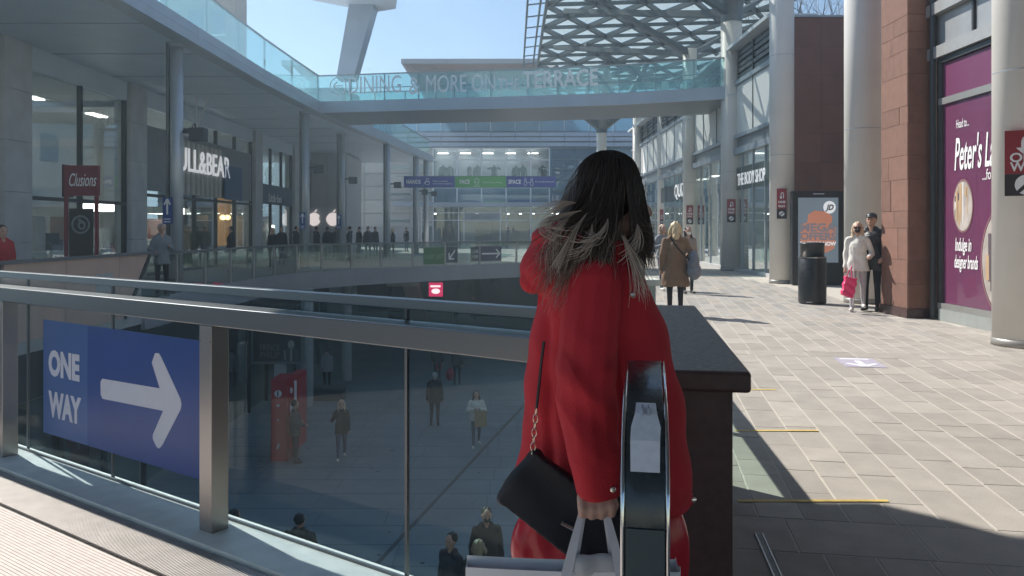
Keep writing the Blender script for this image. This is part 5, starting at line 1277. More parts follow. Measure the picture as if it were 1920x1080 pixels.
def person(label, loc, rz, H, top, bottom, hair, shoes=shoe_d, stride=.0, coat=.78, hairlen=.0, arms=('down', 'down'), vox=.02, width=1.0, mask=None, cap=None, group=None, sub=None, flare=.0, hood=False):
    """facing local -Y; built round the origin, then placed"""
    k = H/1.75
    P = lambda x, y, z: (x*k, y*k, z*k)
    s = stride; B = []; hipz = .93
    for sd, st_ in ((-1, s), (1, -s)):
        hip = P(sd*.09, 0, hipz); kn = P(sd*.10, -st_*.45-.02, .50+.02*abs(st_)); an = P(sd*.10, -st_*.8+(.10 if st_ < 0 else 0), .09+(.06 if st_ < 0 else 0))
        B += [('c', hip, kn, .088*k, .062*k, 3), ('c', kn, an, .058*k, .042*k, 3)]
        a_ = an; B += [('c', (a_[0], a_[1]+.03*k, a_[2]-.045*k), (a_[0]+sd*.02*k, a_[1]-.15*k, a_[2]-.05*k), .040*k, .034*k, 4)]
    B += [('e', P(0, 0, .98), (.165*k*width, .115*k, .13*k), 3), ('c', P(0, .005, 1.05), P(0, .0, 1.27), .135*k*width, .155*k*width, 2), ('e', P(0, 0, 1.32), (.165*k*width, .115*k, .13*k), 2),
          ('c', P(-.12, 0, 1.40), P(.12, 0, 1.40), .056*k, .056*k, 2), ('c', P(0, 0, 1.42), P(0, -.01, 1.54), .055*k, .052*k, 0)]
    hd = (0, -.02, 1.635)
    B += [('e', P(*hd), (.076*k, .094*k, .115*k), 0), ('c', P(0, -.108, 1.635), P(0, -.122, 1.605), .010*k, .015*k, 0), ('e', P(0, -.055, 1.565), (.05*k, .055*k, .035*k), 0)]
    for sd in (-1, 1): B.append(('e', P(sd*.078, -.005, 1.63), (.014*k, .024*k, .034*k), 0))
    C = []
    for sd, kind in ((-1, arms[0]), (1, arms[1])):
        sh = P(sd*.165*width, 0, 1.405)
        if kind == 'down': el, wr = P(sd*.215*width, .03, 1.13), P(sd*.22*width, -.04, .88)
        elif kind == 'swing': el, wr = P(sd*.25*width, -.03*sd, 1.13), P(sd*.25*width, -.14*sd-.05, .92)
        elif kind == 'phone': el, wr = P(sd*.25*width, -.02, 1.14), P(sd*.10, -.26, 1.22)
        elif kind == 'face': el, wr = P(sd*.27*width, -.08, 1.17), P(sd*.12, -.16, 1.50)
        elif kind == 'pocket': el, wr = P(sd*.28*width, .07, 1.15), P(sd*.20*width, -.07, .97)
        else: el, wr = P(sd*.26*width, .05, 1.14), P(sd*.22, -.20, 1.08)
        B += [('c', sh, el, .058*k, .048*k, 2), ('c', el, wr, .046*k, .036*k, 2)]
        d_ = (Vector(wr)-Vector(el)).normalized(); w_ = Vector(wr)
        hand = w_+d_*.075*k
        B.append(('c', tuple(w_+d_*.01*k), tuple(hand), .030*k, .034*k, 0))
        sidev = d_.cross(Vector((0, -1, .01))).normalized()
        for f_ in range(4):
            o_ = sidev*(f_-1.5)*.017*k; B.append(('c', tuple(hand+o_), tuple(hand+o_+d_*(.06 if f_ not in (0, 3) else .045)*k+Vector((0, -.015*k, 0))), .0105*k, .009*k, 0))
        B.append(('c', tuple(w_+d_*.03*k), tuple(w_+d_*.075*k+sidev*.045*k*(1 if sd > 0 else -1)+Vector((0, -.02*k, 0))), .013*k, .010*k, 0))
        C += [('c', sh, el, .062*k, .056*k, 0), ('c', el, wr, .054*k, .046*k, 0)]
    root = thing('person', label, 'person', (0, 0, 0), group)
    bd_ = obj('body', fuse(B, 'body', [skin, hair, top, bottom, shoes], vox), root)
    # coat / jacket as clothing
    C += [('c', P(-.12, 0, 1.415), P(.12, 0, 1.415), .068*k, .068*k, 0), ('e', P(0, 0, 1.28), (.185*k*width, .135*k, .18*k), 0), ('m', *loft([(coat*k, -(.185+flare)*k*width, (.185+flare)*k*width, (.14+flare*.6)*k, 0), ((coat+.02)*k, -(.188+flare)*k*width, (.188+flare)*k*width, (.145+flare*.6)*k, 0), ((coat*.5+.55)*k, -(.18+flare*.5)*k*width, (.18+flare*.5)*k*width, .14*k, 0), (1.12*k, -.165*k*width, .165*k*width, .13*k, 0), (1.28*k, -.16*k*width, .16*k*width, .12*k, 0)], 24), 0)]
    if hood: C.append(('e', P(0, .10, 1.45), (.12*k, .08*k, .09*k), 0))
    C.append(('c', P(-.06, .01, 1.475), P(.06, .01, 1.475), .06*k, .06*k, 0))
    rf = random.Random(len(label)); ph = [rf.uniform(0, 6) for _ in range(4)]
    def fold(c): return .007*k*(np.sin(c[:, 0]*34/k+ph[0]+c[:, 2]*9)*np.sin(c[:, 2]*17/k+ph[1]+c[:, 0]*12)+.6*np.sin(c[:, 1]*40+c[:, 2]*22+ph[2]))
    obj('jacket', fuse(C, 'jacket', top, vox, 3, fold), root)
    Hh = [('e', P(0, .022, 1.672), (.090*k, .095*k, .098*k), 0)]
    if hairlen > 0:
        Hh += [('c', P(-.065, .03, 1.65), P(-.095, -.03, 1.60-hairlen), .045*k, .040*k, 0), ('c', P(.065, .03, 1.65), P(.095, -.03, 1.60-hairlen), .045*k, .040*k, 0), ('c', P(0, .075, 1.64), P(0, .09, 1.58-hairlen), .06*k, .07*k, 0)]
    obj('hair', fuse(Hh, 'hair', hair, max(.012, vox*.7), 2, lambda c: .006*np.sin(c[:, 0]*120+np.sin(c[:, 2]*30)*2)), root)
    if mask: obj('face_mask', fuse([('e', P(0, -.085, 1.59), (.056*k, .045*k, .05*k), 0)], 'face_mask', mask, .01, 2), root)
    if cap: 
        obj('cap', fuse([('e', P(0, .0, 1.71), (.094*k, .105*k, .066*k), 0), ('e', P(0, -.12, 1.69), (.075*k, .085*k, .014*k), 0)], 'cap', cap, .01, 1), root)
    m = MB()
    for sd in (-1, 1): m.add(*ellipsoid(P(sd*.032, -.100, 1.645), (.015*k, .010*k, .009*k), None, 8, 6))
    m.build('eyes', mat('eye_dark', (.03, .025, .02), .3), bd_)
    root.location = loc; root.rotation_euler = (0, 0, rz)
    return root
navyc = cloth('navy', (.025, .03, .045)); blackc = cloth('black', (.016, .017, .02)); greyc = cloth('grey', (.22, .24, .26)); tanc = cloth('tan', (.22, .135, .085)); jean = cloth('jeans', (.07, .10, .16)); whitec = cloth('white', (.72, .70, .64)); redc = cloth('red', (.42, .02, .03))
hb = cloth('hair_brown', (.045, .028, .02), .5); hbl = cloth('hair_blonde', (.62, .48, .30), .5); hbk = cloth('hair_black', (.012, .011, .011), .4); hg = cloth('hair_grey', (.45, .44, .42), .6)
# --- right walkway: three women, the couple
tl = person('woman in tan coat with blonde hair seen from behind, on the walkway', (gx(1266, 14.2), 14.2, 0), R(178), 1.66, tanc, blackc, hbl, coat=.55, hairlen=.10, arms=('bag', 'down'), vox=.012, width=1.15, flare=.05)
person('woman in grey jacket with dark jeans left of the tan coat', (gx(1243, 20.0), 20.0, 0), R(20), 1.64, greyc, jean, cloth('hair_fair', (.40, .27, .18), .5), shoes=shoe_w, coat=.85, hairlen=.08, arms=('phone', 'down'), vox=.015, stride=.12)
person('masked dark haired woman half hidden behind the tan coat', (gx(1290, 19.0), 19.0, 0), R(10), 1.58, cloth('taupe', (.26, .21, .18)), blackc, hbk, coat=.8, hairlen=.25, arms=('down', 'down'), vox=.015, mask=whitec)
person('person in black standing just beside the red coat woman head', (gx(1202, 24), 24, 0), R(30), 1.66, blackc, blackc, hbk, vox=.02)
# shoulder bag of the tan coat
sb = thing('shoulder_bag', 'grey patterned shoulder bag slung on the tan coat', 'bag', (gx(1302, 14.1), 14.1, .8))
gy_ = cloth('bag_grey', (.20, .21, .24))
c_ = Vector((gx(1299, 14.1), 14.05, .92)); obj('bag_body', fuse([('e', tuple(c_), (.10, .17, .24), 0), ('e', tuple(c_+Vector((.01, 0, -.12))), (.12, .18, .16), 0)], 'bag_body', gy_, .012, 3, lambda c: .008*np.sin(c[:, 2]*60)*np.sin(c[:, 1]*50)), sb)
m = MB(); m.tube([(gx(1256, 14), 13.98, 1.40), (gx(1268, 14), 13.93, 1.22), (gx(1285, 14), 13.95, 1.05), (gx(1296, 14), 14.0, .98)], .014, 6); m.build('strap', blackc, sb)
bw_ = person('blonde woman in white top and pale trousers with dark mask beside the stone pier', (gx(1608, 14.9), 14.9, 0), R(-25), 1.66, whitec, cloth('pale_grey', (.42, .41, .44)), cloth('hair_ash', (.55, .42, .28), .5), shoes=shoe_w, coat=.80, hairlen=.22, arms=('down', 'bag'), vox=.011, mask=blackc, stride=.10, flare=.03)
m = MB(); m.tube([(gx(1598, 14.83), 14.78, .93), (gx(1599, 14.83), 14.76, .5), (gx(1597, 14.83), 14.77, .12)], .012, 6, flat=.5)
# sunglasses
MG = Matrix.Rotation(R(-25), 4, 'Z'); MG.translation = (gx(1608, 14.9), 14.9, 0)
k = 1.66/1.75; m2 = MB()
for sd in (-1, 1): m2.box(sd*.036*k-.03, sd*.036*k+.03, -.122*k, -.108*k, 1.625*k, 1.665*k, 0, MG)
m2.build('sunglasses', black, bw_)
m.build('trouser_stripe', white, bw_)
mn = person('man in black cap and black jacket half hidden behind the stone pier', (gx(1643, 14.75)+.02, 14.98, 0), R(-40), 1.82, cloth('blackjk', (.02, .021, .025), .5), blackc, hb, coat=.74, arms=('pocket', 'pocket'), vox=.012, cap=black, width=1.05)
pk = thing('pink_bag', 'bright pink plastic carrier bag hanging from the blonde woman hand', 'bag', (gx(1592, 14.7), 14.65, .4))
c_ = Vector((gx(1592, 14.6), 14.6, .50))
pkb = MB().box(-.11, .11, -.05, .05, -.2, .16, 0, Matrix.Translation(c_) @ Matrix.Rotation(R(12), 4, 'Y'))
obj('bag_body', fuse([('m', pkb.v, pkb.f, 0)], 'bag_body', mat('pink_plastic', (.80, .04, .16), .3), .012, 2, lambda c: .010*np.sin(c[:, 2]*40+c[:, 0]*30)), pk)
m = MB()
for s_ in (-.05, .05): m.tube([c_+Vector((s_, 0, .15)), c_+Vector((.02+s_*.3, -.02, .30)), c_+Vector((.05, -.01, .37))], .008, 6)
m.build('handle', MATS['pink_plastic'], pk)
# --- left and far terrace: walkers showing above the parapets
proto = {}
def walker(kind, label, px, Y, rz, group='dark clothed people beyond the parapets'):
    if kind not in proto:
        o = {'dark': lambda: person(label, (0, 0, 0), 0, 1.72, blackc, jean, hb, vox=.03, width=1.05),
             'blonde': lambda: person(label, (0, 0, 0), 0, 1.66, blackc, blackc, hbl, vox=.03, hairlen=.2),
             'navy': lambda: person(label, (0, 0, 0), 0, 1.74, navyc, blackc, hbk, vox=.03, hood=True, width=1.1),
             'red': lambda: person(label, (0, 0, 0), 0, 1.70, redc, jean, hb, vox=.025),
             'grey': lambda: person(label, (0, 0, 0), 0, 1.75, greyc, blackc, hg, vox=.022, arms=('bag', 'phone'))}[kind]()
        proto[kind] = o
    else: o = dup(proto[kind], label=label)
    o.location = (gx(px, Y), Y, TZ); o.rotation_euler = (0, 0, rz); o['group'] = group
    return o
walker('red', 'person in red jacket at the left frame edge', 4, 14.8, R(60), 'people near the left parapet')
walker('grey', 'grey haired man in grey coat leaning beside the nearest slim column', 303, 19.3, R(40), 'people near the left parapet')
W_ = [('dark', 'dark coated person below the ampersand lettering', 433, 30), ('blonde', 'blonde haired person in black below the small script sign', 511, 33.5), ('dark', 'person beside the blonde one below the script sign', 528, 36), ('navy', 'person just left of the bridge end column', 556, 38), ('navy', 'dark hooded person below the left glowing logo', 594, 39), ('dark', 'dark person directly below the right glowing logo', 614, 41), ('dark', 'smaller dark person right below the glowing logo', 630, 46), ('navy', 'dark person right of the logo column', 655, 42), ('dark', 'second dark person right of the logo column', 673, 44), ('navy', 'broad dark person left of the pale wall column', 690, 43), ('dark', 'dark person left beside the pale wall column', 704, 48), ('blonde', 'fair haired person right of the pale wall column', 737, 46), ('dark', 'small dark person left of the banner column', 762, 56), ('blonde', 'small person by the banner columns', 797, 60), ('navy', 'distant dark person before the store doors', 951, 64)]
for i, (kd, lab, px, Y) in enumerate(W_): walker(kd, lab, px, Y, R(-60+i*47))
# --- lower street people
def low(px, py): Y = (EYE-LOW)*F/(py-HZ); return (gx(px, Y), Y, LOW)
person('woman in white puffer coat carrying a paper bag in the lower street', low(893, 838), R(8), 1.66, whitec, jean, hbk, shoes=shoe_w, coat=.82, hairlen=.12, arms=('phone', 'phone'), vox=.018, width=1.15, stride=.15, hood=True)
bx_, by_, _ = low(902, 838); t = thing('paper_bag', 'brown paper bag carried by the white coat woman', 'bag', (bx_, by_-.2, LOW+.75))
m = MB(); m.box(bx_-.17, bx_+.17, by_-.30, by_-.16, LOW+.66, LOW+1.10); m.build('bag_body', mat('kraft', (.38, .27, .15), .8, 0, .1, 12), t, bevel=.01)
m = MB(); m.tube([(bx_-.08, by_-.23, LOW+1.10), (bx_-.04, by_-.2, LOW+1.2), (bx_+.06, by_-.23, LOW+1.10)], .006, 5); m.build('handle', MATS['kraft'], t)
person('bald man in black coat walking away in the lower street', low(815, 800), R(180), 1.76, blackc, navyc, hg, coat=.8, vox=.02, width=1.1, stride=.1)
person('blonde woman in black walking in the lower street right of the kiosk', low(640, 862), R(15), 1.66, blackc, jean, hbl, shoes=shoe_w, hairlen=.2, arms=('face', 'down'), vox=.02, stride=.15, coat=.78)
person('man in dark grey leaning beside the red kiosk', low(553, 868), R(120), 1.72, cloth('darkgrey', (.08, .09, .09)), navyc, hbk, arms=('bag', 'bag'), vox=.02)
person('far person in grey carrying a white bag in the shade', low(613, 733), R(200), 1.7, greyc, blackc, hb, vox=.025, stride=.1)
person('far person with red bag at the top of the near glass', low(820, 715), R(180), 1.7, blackc, blackc, hb, vox=.025)
person('far person in black at the top of the near glass', low(857, 722), R(180), 1.72, blackc, blackc, hb, vox=.025)
for px, py, lab in ((823, 700, 'dark red bag of the far person at the top of the near glass'), (845, 718, 'dark red bag between the two far people')):
    x, Y, _ = low(px, py+12); t = thing('red_bag', lab, 'bag', (x, Y, LOW+.4)); obj('bag_body', fuse([('e', (x, Y-.3, LOW+.65), (.17, .1, .25), 0)], 'bag_body', mat('red_plastic_dim', (.35, .02, .05), .4), .03, 1, lambda c: .01*np.sin(c[:, 2]*40)), t)
    m = MB(); m.tube([(x-.08, Y-.3, LOW+.85), (x, Y-.28, LOW+1.0), (x+.08, Y-.3, LOW+.85)], .012, 5); m.build('handle', MATS['red_plastic_dim'], t)
Yg = 13.3
person('dark haired man in black mask and open coat below the railing', (gx(912, Yg), Yg, LOW), R(10), 1.80, blackc, navyc, hb, vox=.014, mask=blackc, width=1.1)
person('short haired man in navy jacket at the foot of the picture', (gx(846, 12.4), 12.4, LOW), R(-40), 1.72, navyc, navyc, hbk, vox=.014, width=1.1)
person('person with streaked hair in dark jacket in front of the masked man', (gx(898, 12.2), 12.2, LOW), R(170), 1.70, cloth('olive', (.05, .05, .04)), navyc, cloth('hair_streak', (.30, .24, .15), .5), vox=.014, hairlen=.04, width=1.1)
person('broad person in black hooded coat below the nearest glass', (gx(562, 13.2), 13.2, LOW), R(170), 1.74, blackc, blackc, hbk, vox=.014, width=1.35, hood=True, flare=.06)
person('dark person partly hidden behind the steel post below', (gx(440, 13.4), 13.4, LOW), R(160), 1.74, blackc, blackc, hbk, vox=.018, width=1.2, mask=None)
person('small far person under the pink sign', low(887, 600), R(0), 1.7, navyc, navyc, hb, vox=.035)
person('dark far person standing under the terrace', low(855, 610), R(180), 1.72, blackc, blackc, hb, vox=.035)
# ================================================================== WOMAN IN THE RED COAT
wm = thing('person', 'long haired woman in bright red coat walking away in the foreground', 'person', (.25, 2.32, 0))
WY = 2.32
redcoat = mat('red_coat', (.47, .02, .032), .85, 0, .12, 9, bump=.3, bscale=260)
legm = cloth('legging', (.018, .022, .03)); 
hx, hy, hz_ = .268, WY-.01, 1.640
B = []
for sd, dy, dx in ((-1, -.09, .0), (1, .09, .05)):
    hip = (.27, WY+dy, .92); kn = (.29+dx, WY+dy, .50); an = (.27+dx*1.5, WY+dy, .09)
    B += [('c', hip, kn, .092, .065, 1), ('c', kn, an, .06, .044, 1), ('c', (an[0]-.03, an[1], .045), (an[0]+.16, an[1], .04), .042, .034, 2)]
B += [('e', (.26, WY, .98), (.13, .165, .14), 1), ('c', (.26, WY, 1.05), (.24, WY, 1.28), .13, .14, 1), ('e', (.235, WY, 1.34), (.12, .14, .12), 1),
      ('c', (.25, WY, 1.42), (.275, WY-.01, 1.55), .055, .052, 0), ('e', (hx+.012, hy, hz_), (.096, .076, .115), 0), ('c', (hx+.105, hy, hz_-.015), (hx+.125, hy, hz_-.045), .012, .015, 0), ('e', (hx+.06, hy, hz_-.085), (.055, .05, .04), 0), ('e', (hx, hy-.078, hz_-.01), (.024, .014, .034), 0)]
# camera-side arm, hand with five fingers closed round the bag handles
sh = (.215, 2.20, 1.39); el = (.19, 2.05, 1.14); wr = (.212, 2.0, .905)
B += [('c', sh, el, .046, .046, 1), ('c', el, wr, .045, .034, 1), ('c', wr, (.211, 1.998, .885), .034, .036, 0)]
for i in range(4):
    fx = .172+i*.0245; L_ = [.0, .004, .003, -.004][i]
    k1 = (fx, 1.982, .885); k2 = (fx, 1.964, .862-L_); k3 = (fx+.001, 1.976, .842-L_); k4 = (fx+.001, 2.0, .847)
    B += [('c', k1, k2, .0125, .0118, 0), ('c', k2, k3, .0118, .011, 0), ('c', k3, k4, .011, .0095, 0)]
B += [('c', (.245, 2.008, .887), (.256, 1.992, .862), .013, .012, 0), ('c', (.256, 1.992, .862), (.246, 1.976, .842), .012, .010, 0)]
sh2_ = (.26, 2.50, 1.41); B += [('c', sh2_, (.31, 2.54, 1.14), .055, .048, 1), ('c', (.31, 2.54, 1.14), (.36, 2.50, .90), .045, .034, 1), ('c', (.36, 2.50, .89), (.37, 2.49, .80), .034, .032, 0)]
skin2 = mat('skin_woman', (.50, .32, .26), .5, 0, .05, 30)  # her own skin tone, slightly cooler
obj('body', fuse(B, 'body', [skin2, legm, shoe_w], .0062, 3), wm)
# coat: lofted body, hood, collar, sleeves fused to one skin
rings = [(.765, .012, .532, .175, WY), (.88, .014, .515, .172, WY), (1.0, .024, .497, .172, WY), (1.16, .042, .465, .175, WY), (1.29, .060, .432, .18, WY), (1.38, .085, .40, .185, WY), (1.44, .115, .36, .175, WY), (1.49, .15, .33, .13, WY), (1.525, .18, .31, .08, WY)]
C = [('m', *loft(rings), 0)]
S = [('c', (.222, 2.165, 1.395), (.187, 2.055, 1.15), .080, .080, 0), ('c', (.187, 2.055, 1.15), (.205, 2.012, .97), .080, .068, 0)]
V_, F_ = loft([(.882, .160, .272, .058, 2.002), (.97, .138, .276, .066, 2.012), (1.0, .135, .275, .066, 2.02)], 28); S.append(('m', V_, F_, 0))
def sfold(c):
    x, y, z = c[:, 0], c[:, 1], c[:, 2]
    el_ = np.exp(-((z-1.14)/.12)**2)
    cr = .0065*el_*((1-np.abs(np.sin(z*24+x*19+np.sin(x*40)*.6))**.7)-.4)
    return cr+.0035*np.sin(z*40+x*34+np.sin(z*15+x*9)*1.6)*np.clip(1.2-np.abs(z-1.12)*3.4, .12, 1)+.004*np.sin(x*55+z*11)*np.clip((1.3-z)*3, 0, 1)
obj('sleeve', fuse(S, 'sleeve', redcoat, .0062, 3, sfold), wm)
C += [('c', (.26, 2.49, 1.41), (.33, 2.53, 1.12), .09, .085, 0), ('c', (.33, 2.53, 1.12), (.38, 2.49, .92), .085, .07, 0)]
C += [('e', (.095, WY-.03, 1.45), (.072, .14, .088), 0, Matrix.Rotation(R(18), 3, 'Y')), ('e', (.15, WY-.03, 1.52), (.10, .15, .05), 0), ('c', (.055, WY-.08, 1.40), (.065, WY+.06, 1.40), .035, .035, 0)]
for j in range(9):      # collar ring
    w0, w1 = 2*math.pi*j/9, 2*math.pi*(j+1)/9
    f = lambda w: (.262+.085*math.cos(w), WY-.02+.09*math.sin(w), 1.512-.028*math.cos(w))
    C.append(('c', f(w0), f(w1), .024, .024, 0))
def cfold(c):
    x, y, z = c[:, 0], c[:, 1], c[:, 2]
    low_ = np.clip((1.45-z)/.5, 0, 1)
    f = .0095*np.sin(x*30+3.5*z+np.sin(z*7)*1.2)*low_+.006*np.sin(x*17-z*13+.6)*np.sin(z*15+x*9+1)+.005*np.sin(z*36+x*21)*np.sin(x*26+z*5)-.004*np.exp(-((z-.80)/.004)**2)
    f += .006*np.clip((1.3-z)*2, 0, 1)*((1-np.abs(np.sin(x*15+z*2.2+np.sin(z*5)*.8))**.6)-.4)
    f -= .012*np.exp(-((x-.30-.06*np.sin(z*3))/.006)**2)*(y < 2.25)*(z < 1.42)      # front opening
    f -= .016*np.exp(-((x-(.083+(1.4-z)*.05))/.016)**2)*(y < WY)*(z < 1.36)            # hood/back seam
    return f
obj('coat', fuse(C, 'coat', redcoat, .0068, 3, cfold), wm)
for p in ((.322, 2.135, 1.372), (.246, 1.952, .912), (.502, 2.21, .80)):
    m = MB(); m.add(*ellipsoid(p, (.008, .006, .008), None, 10, 6)); m.build('stud', mat('stud_metal', (.75, .68, .62), .25, .9), wm)
m = MB(); m.tube([(.19, 2.20, 1.555), (.205, 2.19, 1.56), (.212, 2.19, 1.548)], .004, 6); m.build('zip_pull', MATS['stud_metal'], wm)
# hair: dark cap plus tapered strands, dark at the roots and fair at the ends
hm = bpy.data.materials.new('ombre_hair'); hm.use_nodes = True; t = hm.node_tree; bs_ = t.nodes['Principled BSDF']; bs_.inputs['Roughness'].default_value = .36
atn = t.nodes.new('ShaderNodeAttribute'); atn.attribute_name = 'tone'; cr_ = t.nodes.new('ShaderNodeValToRGB')
cr_.color_ramp.elements[0].position = .0; cr_.color_ramp.elements[0].color = (.028, .021, .018, 1); cr_.color_ramp.elements[1].position = 1; cr_.color_ramp.elements[1].color = (.58, .49, .42, 1)
e_ = cr_.color_ramp.elements.new(.36); e_.color = (.055, .041, .034, 1); e_ = cr_.color_ramp.elements.new(.62); e_.color = (.22, .17, .14, 1)
t.links.new(atn.outputs['Fac'], cr_.inputs[0]); t.links.new(cr_.outputs[0], bs_.inputs['Base Color'])
rh = random.Random(17); hair = MB(); tone = []
HC = Vector((.278, WY-.01, 1.648)); HR = Vector((.108, .108, .122))
def strand(path, r, t0=0.0, t1=1.0, k=4):
    n0 = len(hair.v); n = len(path); L_ = [r*(1-.75*(i/(n-1))**2) for i in range(n)]
    hair.tube(path, L_, k, cap=False); t0 += rh.uniform(0, .16)
    for i in range(n):
        for j in range(k): tone.append(t0+(t1-t0)*(i/(n-1))**(1.5 if t0 < .2 else 1))
def surf(th, ph, g=1.0):
    return HC+Vector((HR.x*math.cos(th)*math.cos(ph), HR.y*math.sin(th)*math.cos(ph), HR.z*math.sin(ph)))*g
def bez(P, n):
    out = []
    for i in range(n+1):
        t = i/n; Q = [Vector(p) for p in P]
        while len(Q) > 1: Q = [Q[a]*(1-t)+Q[a+1]*t for a in range(len(Q)-1)]
        out.append(Q[0])
    return out
N_ = 3600
for i in range(N_):
    th = rh.uniform(-math.pi, math.pi)      # 0 = towards the face (+x); -pi/2 = camera side
    face = -1.15 < th < .5
    g = 1.0+rh.uniform(-.02, .05)
    ph0 = rh.uniform(.9, 1.45); crown = surf(th, ph0, g)
    s1 = surf(th, .45, g); s2 = surf(th, -.25, g*1.02)
    if face:      # locks hanging beside the face
        sd = -1 if th < 0 else 1
        s2 = surf(th, -.2, 1.03)
        end = Vector((.365+rh.uniform(-.045, .03), WY-.10+sd*rh.uniform(.0, .06), rh.uniform(1.43, 1.56)))
        mid = Vector((max(s2.x, .33)+rh.uniform(-.01, .012), s2.y*.8+end.y*.2, 1.55))
        strand(bez([crown, s1, s2, mid, end], 12), .0016, 0, rh.uniform(.35, .75)); continue
    if th < 0 and th > -2.4:      # camera side: swept back to the left over the hood
        tx = rh.choice([rh.uniform(.05, .14), rh.uniform(.10, .2), rh.uniform(.17, .26)])
        end = Vector((tx+rh.gauss(0, .012), WY-.14-rh.uniform(0, .075), 1.455+rh.triangular(-.15, .10, -.02)+(tx-.1)*-.1))
        mid = Vector(((s2.x+tx)/2+rh.uniform(-.03, .03), s2.y-.035, 1.53+rh.uniform(-.03, .06)))
        strand(bez([crown, s1, s2, mid+Vector((rh.gauss(0, .012), 0, rh.gauss(0, .012))), end+Vector((rh.uniform(-.02, .05), -.01, .045)), end], 16), .0011, 0, rh.uniform(.38, .95))
    else:
        end = Vector((s2.x*.55+.06+rh.uniform(-.05, .05), s2.y+rh.uniform(-.03, .03), 1.46+rh.uniform(-.05, .07)))
        mid = Vector((s2.x-.02, s2.y, 1.55)); strand(bez([crown, s1, s2, mid, end], 12), .0018, 0, rh.uniform(.6, .95))
# loose fair wisps over the coat
def wisp(P, n=7, spread=.008, r=.0013, t0=.55, t1=1.0):
    for k in range(n):
        o_ = Vector((rh.gauss(0, spread), rh.gauss(0, spread*.5), rh.gauss(0, spread)))
        strand(bez([Vector(p)+o_*(i/(len(P)-1)*1.4) for i, p in enumerate(P)], 14), r*rh.uniform(.6, 1.2), t0, t1)
def hp(px, py, Y): return at(px, py, Y)
for P, n_ in [([hp(1075, 400, 2.16), hp(1040, 425, 2.14), hp(1030, 455, 2.13), hp(1036, 510, 2.12)], 14), ([hp(1090, 395, 2.16), hp(1010, 410, 2.15), hp(1000, 440, 2.14), hp(1060, 448, 2.12)], 10),
             ([hp(1110, 420, 2.14), hp(1110, 455, 2.11), hp(1095, 480, 2.09), hp(1072, 482, 2.09)], 8), ([hp(1100, 400, 2.15), hp(1070, 440, 2.12), hp(1060, 470, 2.11), hp(1045, 500, 2.10)], 14),
             ([hp(1170, 440, 2.13), hp(1180, 480, 2.11), hp(1205, 500, 2.11), hp(1203, 555, 2.10)], 16), ([hp(1165, 440, 2.13), hp(1185, 470, 2.11), hp(1195, 510, 2.10), hp(1212, 545, 2.10)], 12),
             ([hp(1080, 380, 2.17), hp(1045, 380, 2.17), hp(1025, 395, 2.17), hp(1018, 415, 2.17)], 12), ([hp(1140, 410, 2.13), hp(1135, 440, 2.11), hp(1110, 462, 2.10), hp(1090, 452, 2.10)], 10),
             ([hp(1195, 420, 2.14), hp(1200, 445, 2.13), hp(1190, 470, 2.12), hp(1170, 480, 2.12)], 10)]:
    wisp(P, n_*2, .011)
for i in range(150):      # flyaways round the outline
    th = rh.uniform(-math.pi, math.pi); a0 = surf(th, rh.uniform(-.1, 1.2), 1.03); dr = (a0-HC).normalized()
    strand(bez([a0, a0+dr*.012+Vector((-.01, 0, -.02)), a0+dr*rh.uniform(.006, .03)+Vector((-.025, 0, -.07)), a0+dr*rh.uniform(.0, .03)+Vector((rh.uniform(-.06, .0), 0, rh.uniform(-.16, -.08)))], 10), .0007, .2, rh.uniform(.5, .9), 3)
hme = hair.mesh('hair', hm, True); at_ = hme.attributes.new('tone', 'FLOAT', 'POINT'); at_.data.foreach_set('value', tone)
obj('hair', hme, wm)
capm = mat('hair_root', (.026, .02, .018), .5, 0, .2, 60)
obj('hair_cap', fuse([('e', (HC.x-.006, HC.y+.004, HC.z+.006), (.098, .100, .112), 0), ('c', (.215, WY+.0, 1.62), (.19, WY-.02, 1.53), .075, .06, 0), ('c', (.25, WY-.06, 1.60), (.235, WY-.085, 1.53), .06, .05, 0)], 'hair_cap', capm, .009, 3), wm)
m = MB(); m.add(*ellipsoid((.376, WY-.05, 1.565), (.012, .022, .020), None, 10, 8)); m.build('face_mask', mat('mask_white', (.62, .62, .64), .7), wm)
# ------------------------------------------------------------------ bags
hbg = thing('hand_bag', 'black soft handbag with chain strap hanging behind the red sleeve', 'bag', (.13, 2.02, .75))
blk_ = mat('black_leather', (.010, .013, .020), .6, 0, .1, 30, bump=.1, bscale=120)
BMx = Matrix.Translation((.148, 2.112, .795)) @ Matrix.Rotation(R(37), 4, 'Y')
def rb(cx_, cz__, hx_, hz__, hy_, r):
    out = []
    for sx in (-1, 1):
        for sz in (-1, 1):
            for sy in (-1, 1): out.append(('c', tuple(BMx @ Vector((cx_+sx*(hx_-r), sy*(hy_-r), cz__-(hz__-r)))), tuple(BMx @ Vector((cx_+sx*(hx_-r), sy*(hy_-r), cz__+(hz__-r)))), r, r, 0))
    V = [BMx @ Vector(v) for v in MB().box(cx_-hx_, cx_+hx_, -hy_+r*.3, hy_-r*.3, cz__-hz__+r*.3, cz__+hz__-r*.3).v]
    V = [BMx @ Vector(v) for v in MB().box(cx_-hx_+r*.4, cx_+hx_-r*.4, -hy_, hy_, cz__-hz__+r*.4, cz__+hz__-r*.4).v]
    out.append(('m', [tuple(v) for v in V], [(0, 3, 2, 1), (4, 5, 6, 7), (0, 1, 5, 4), (1, 2, 6, 5), (2, 3, 7, 6), (3, 0, 4, 7)], 0))
    return out
obj('bag_body', fuse(rb(0, 0, .185, .092, .024, .024), 'bag_body', blk_, .006, 5, lambda c: .003*np.sin(c[:, 0]*40+c[:, 2]*30)), hbg)
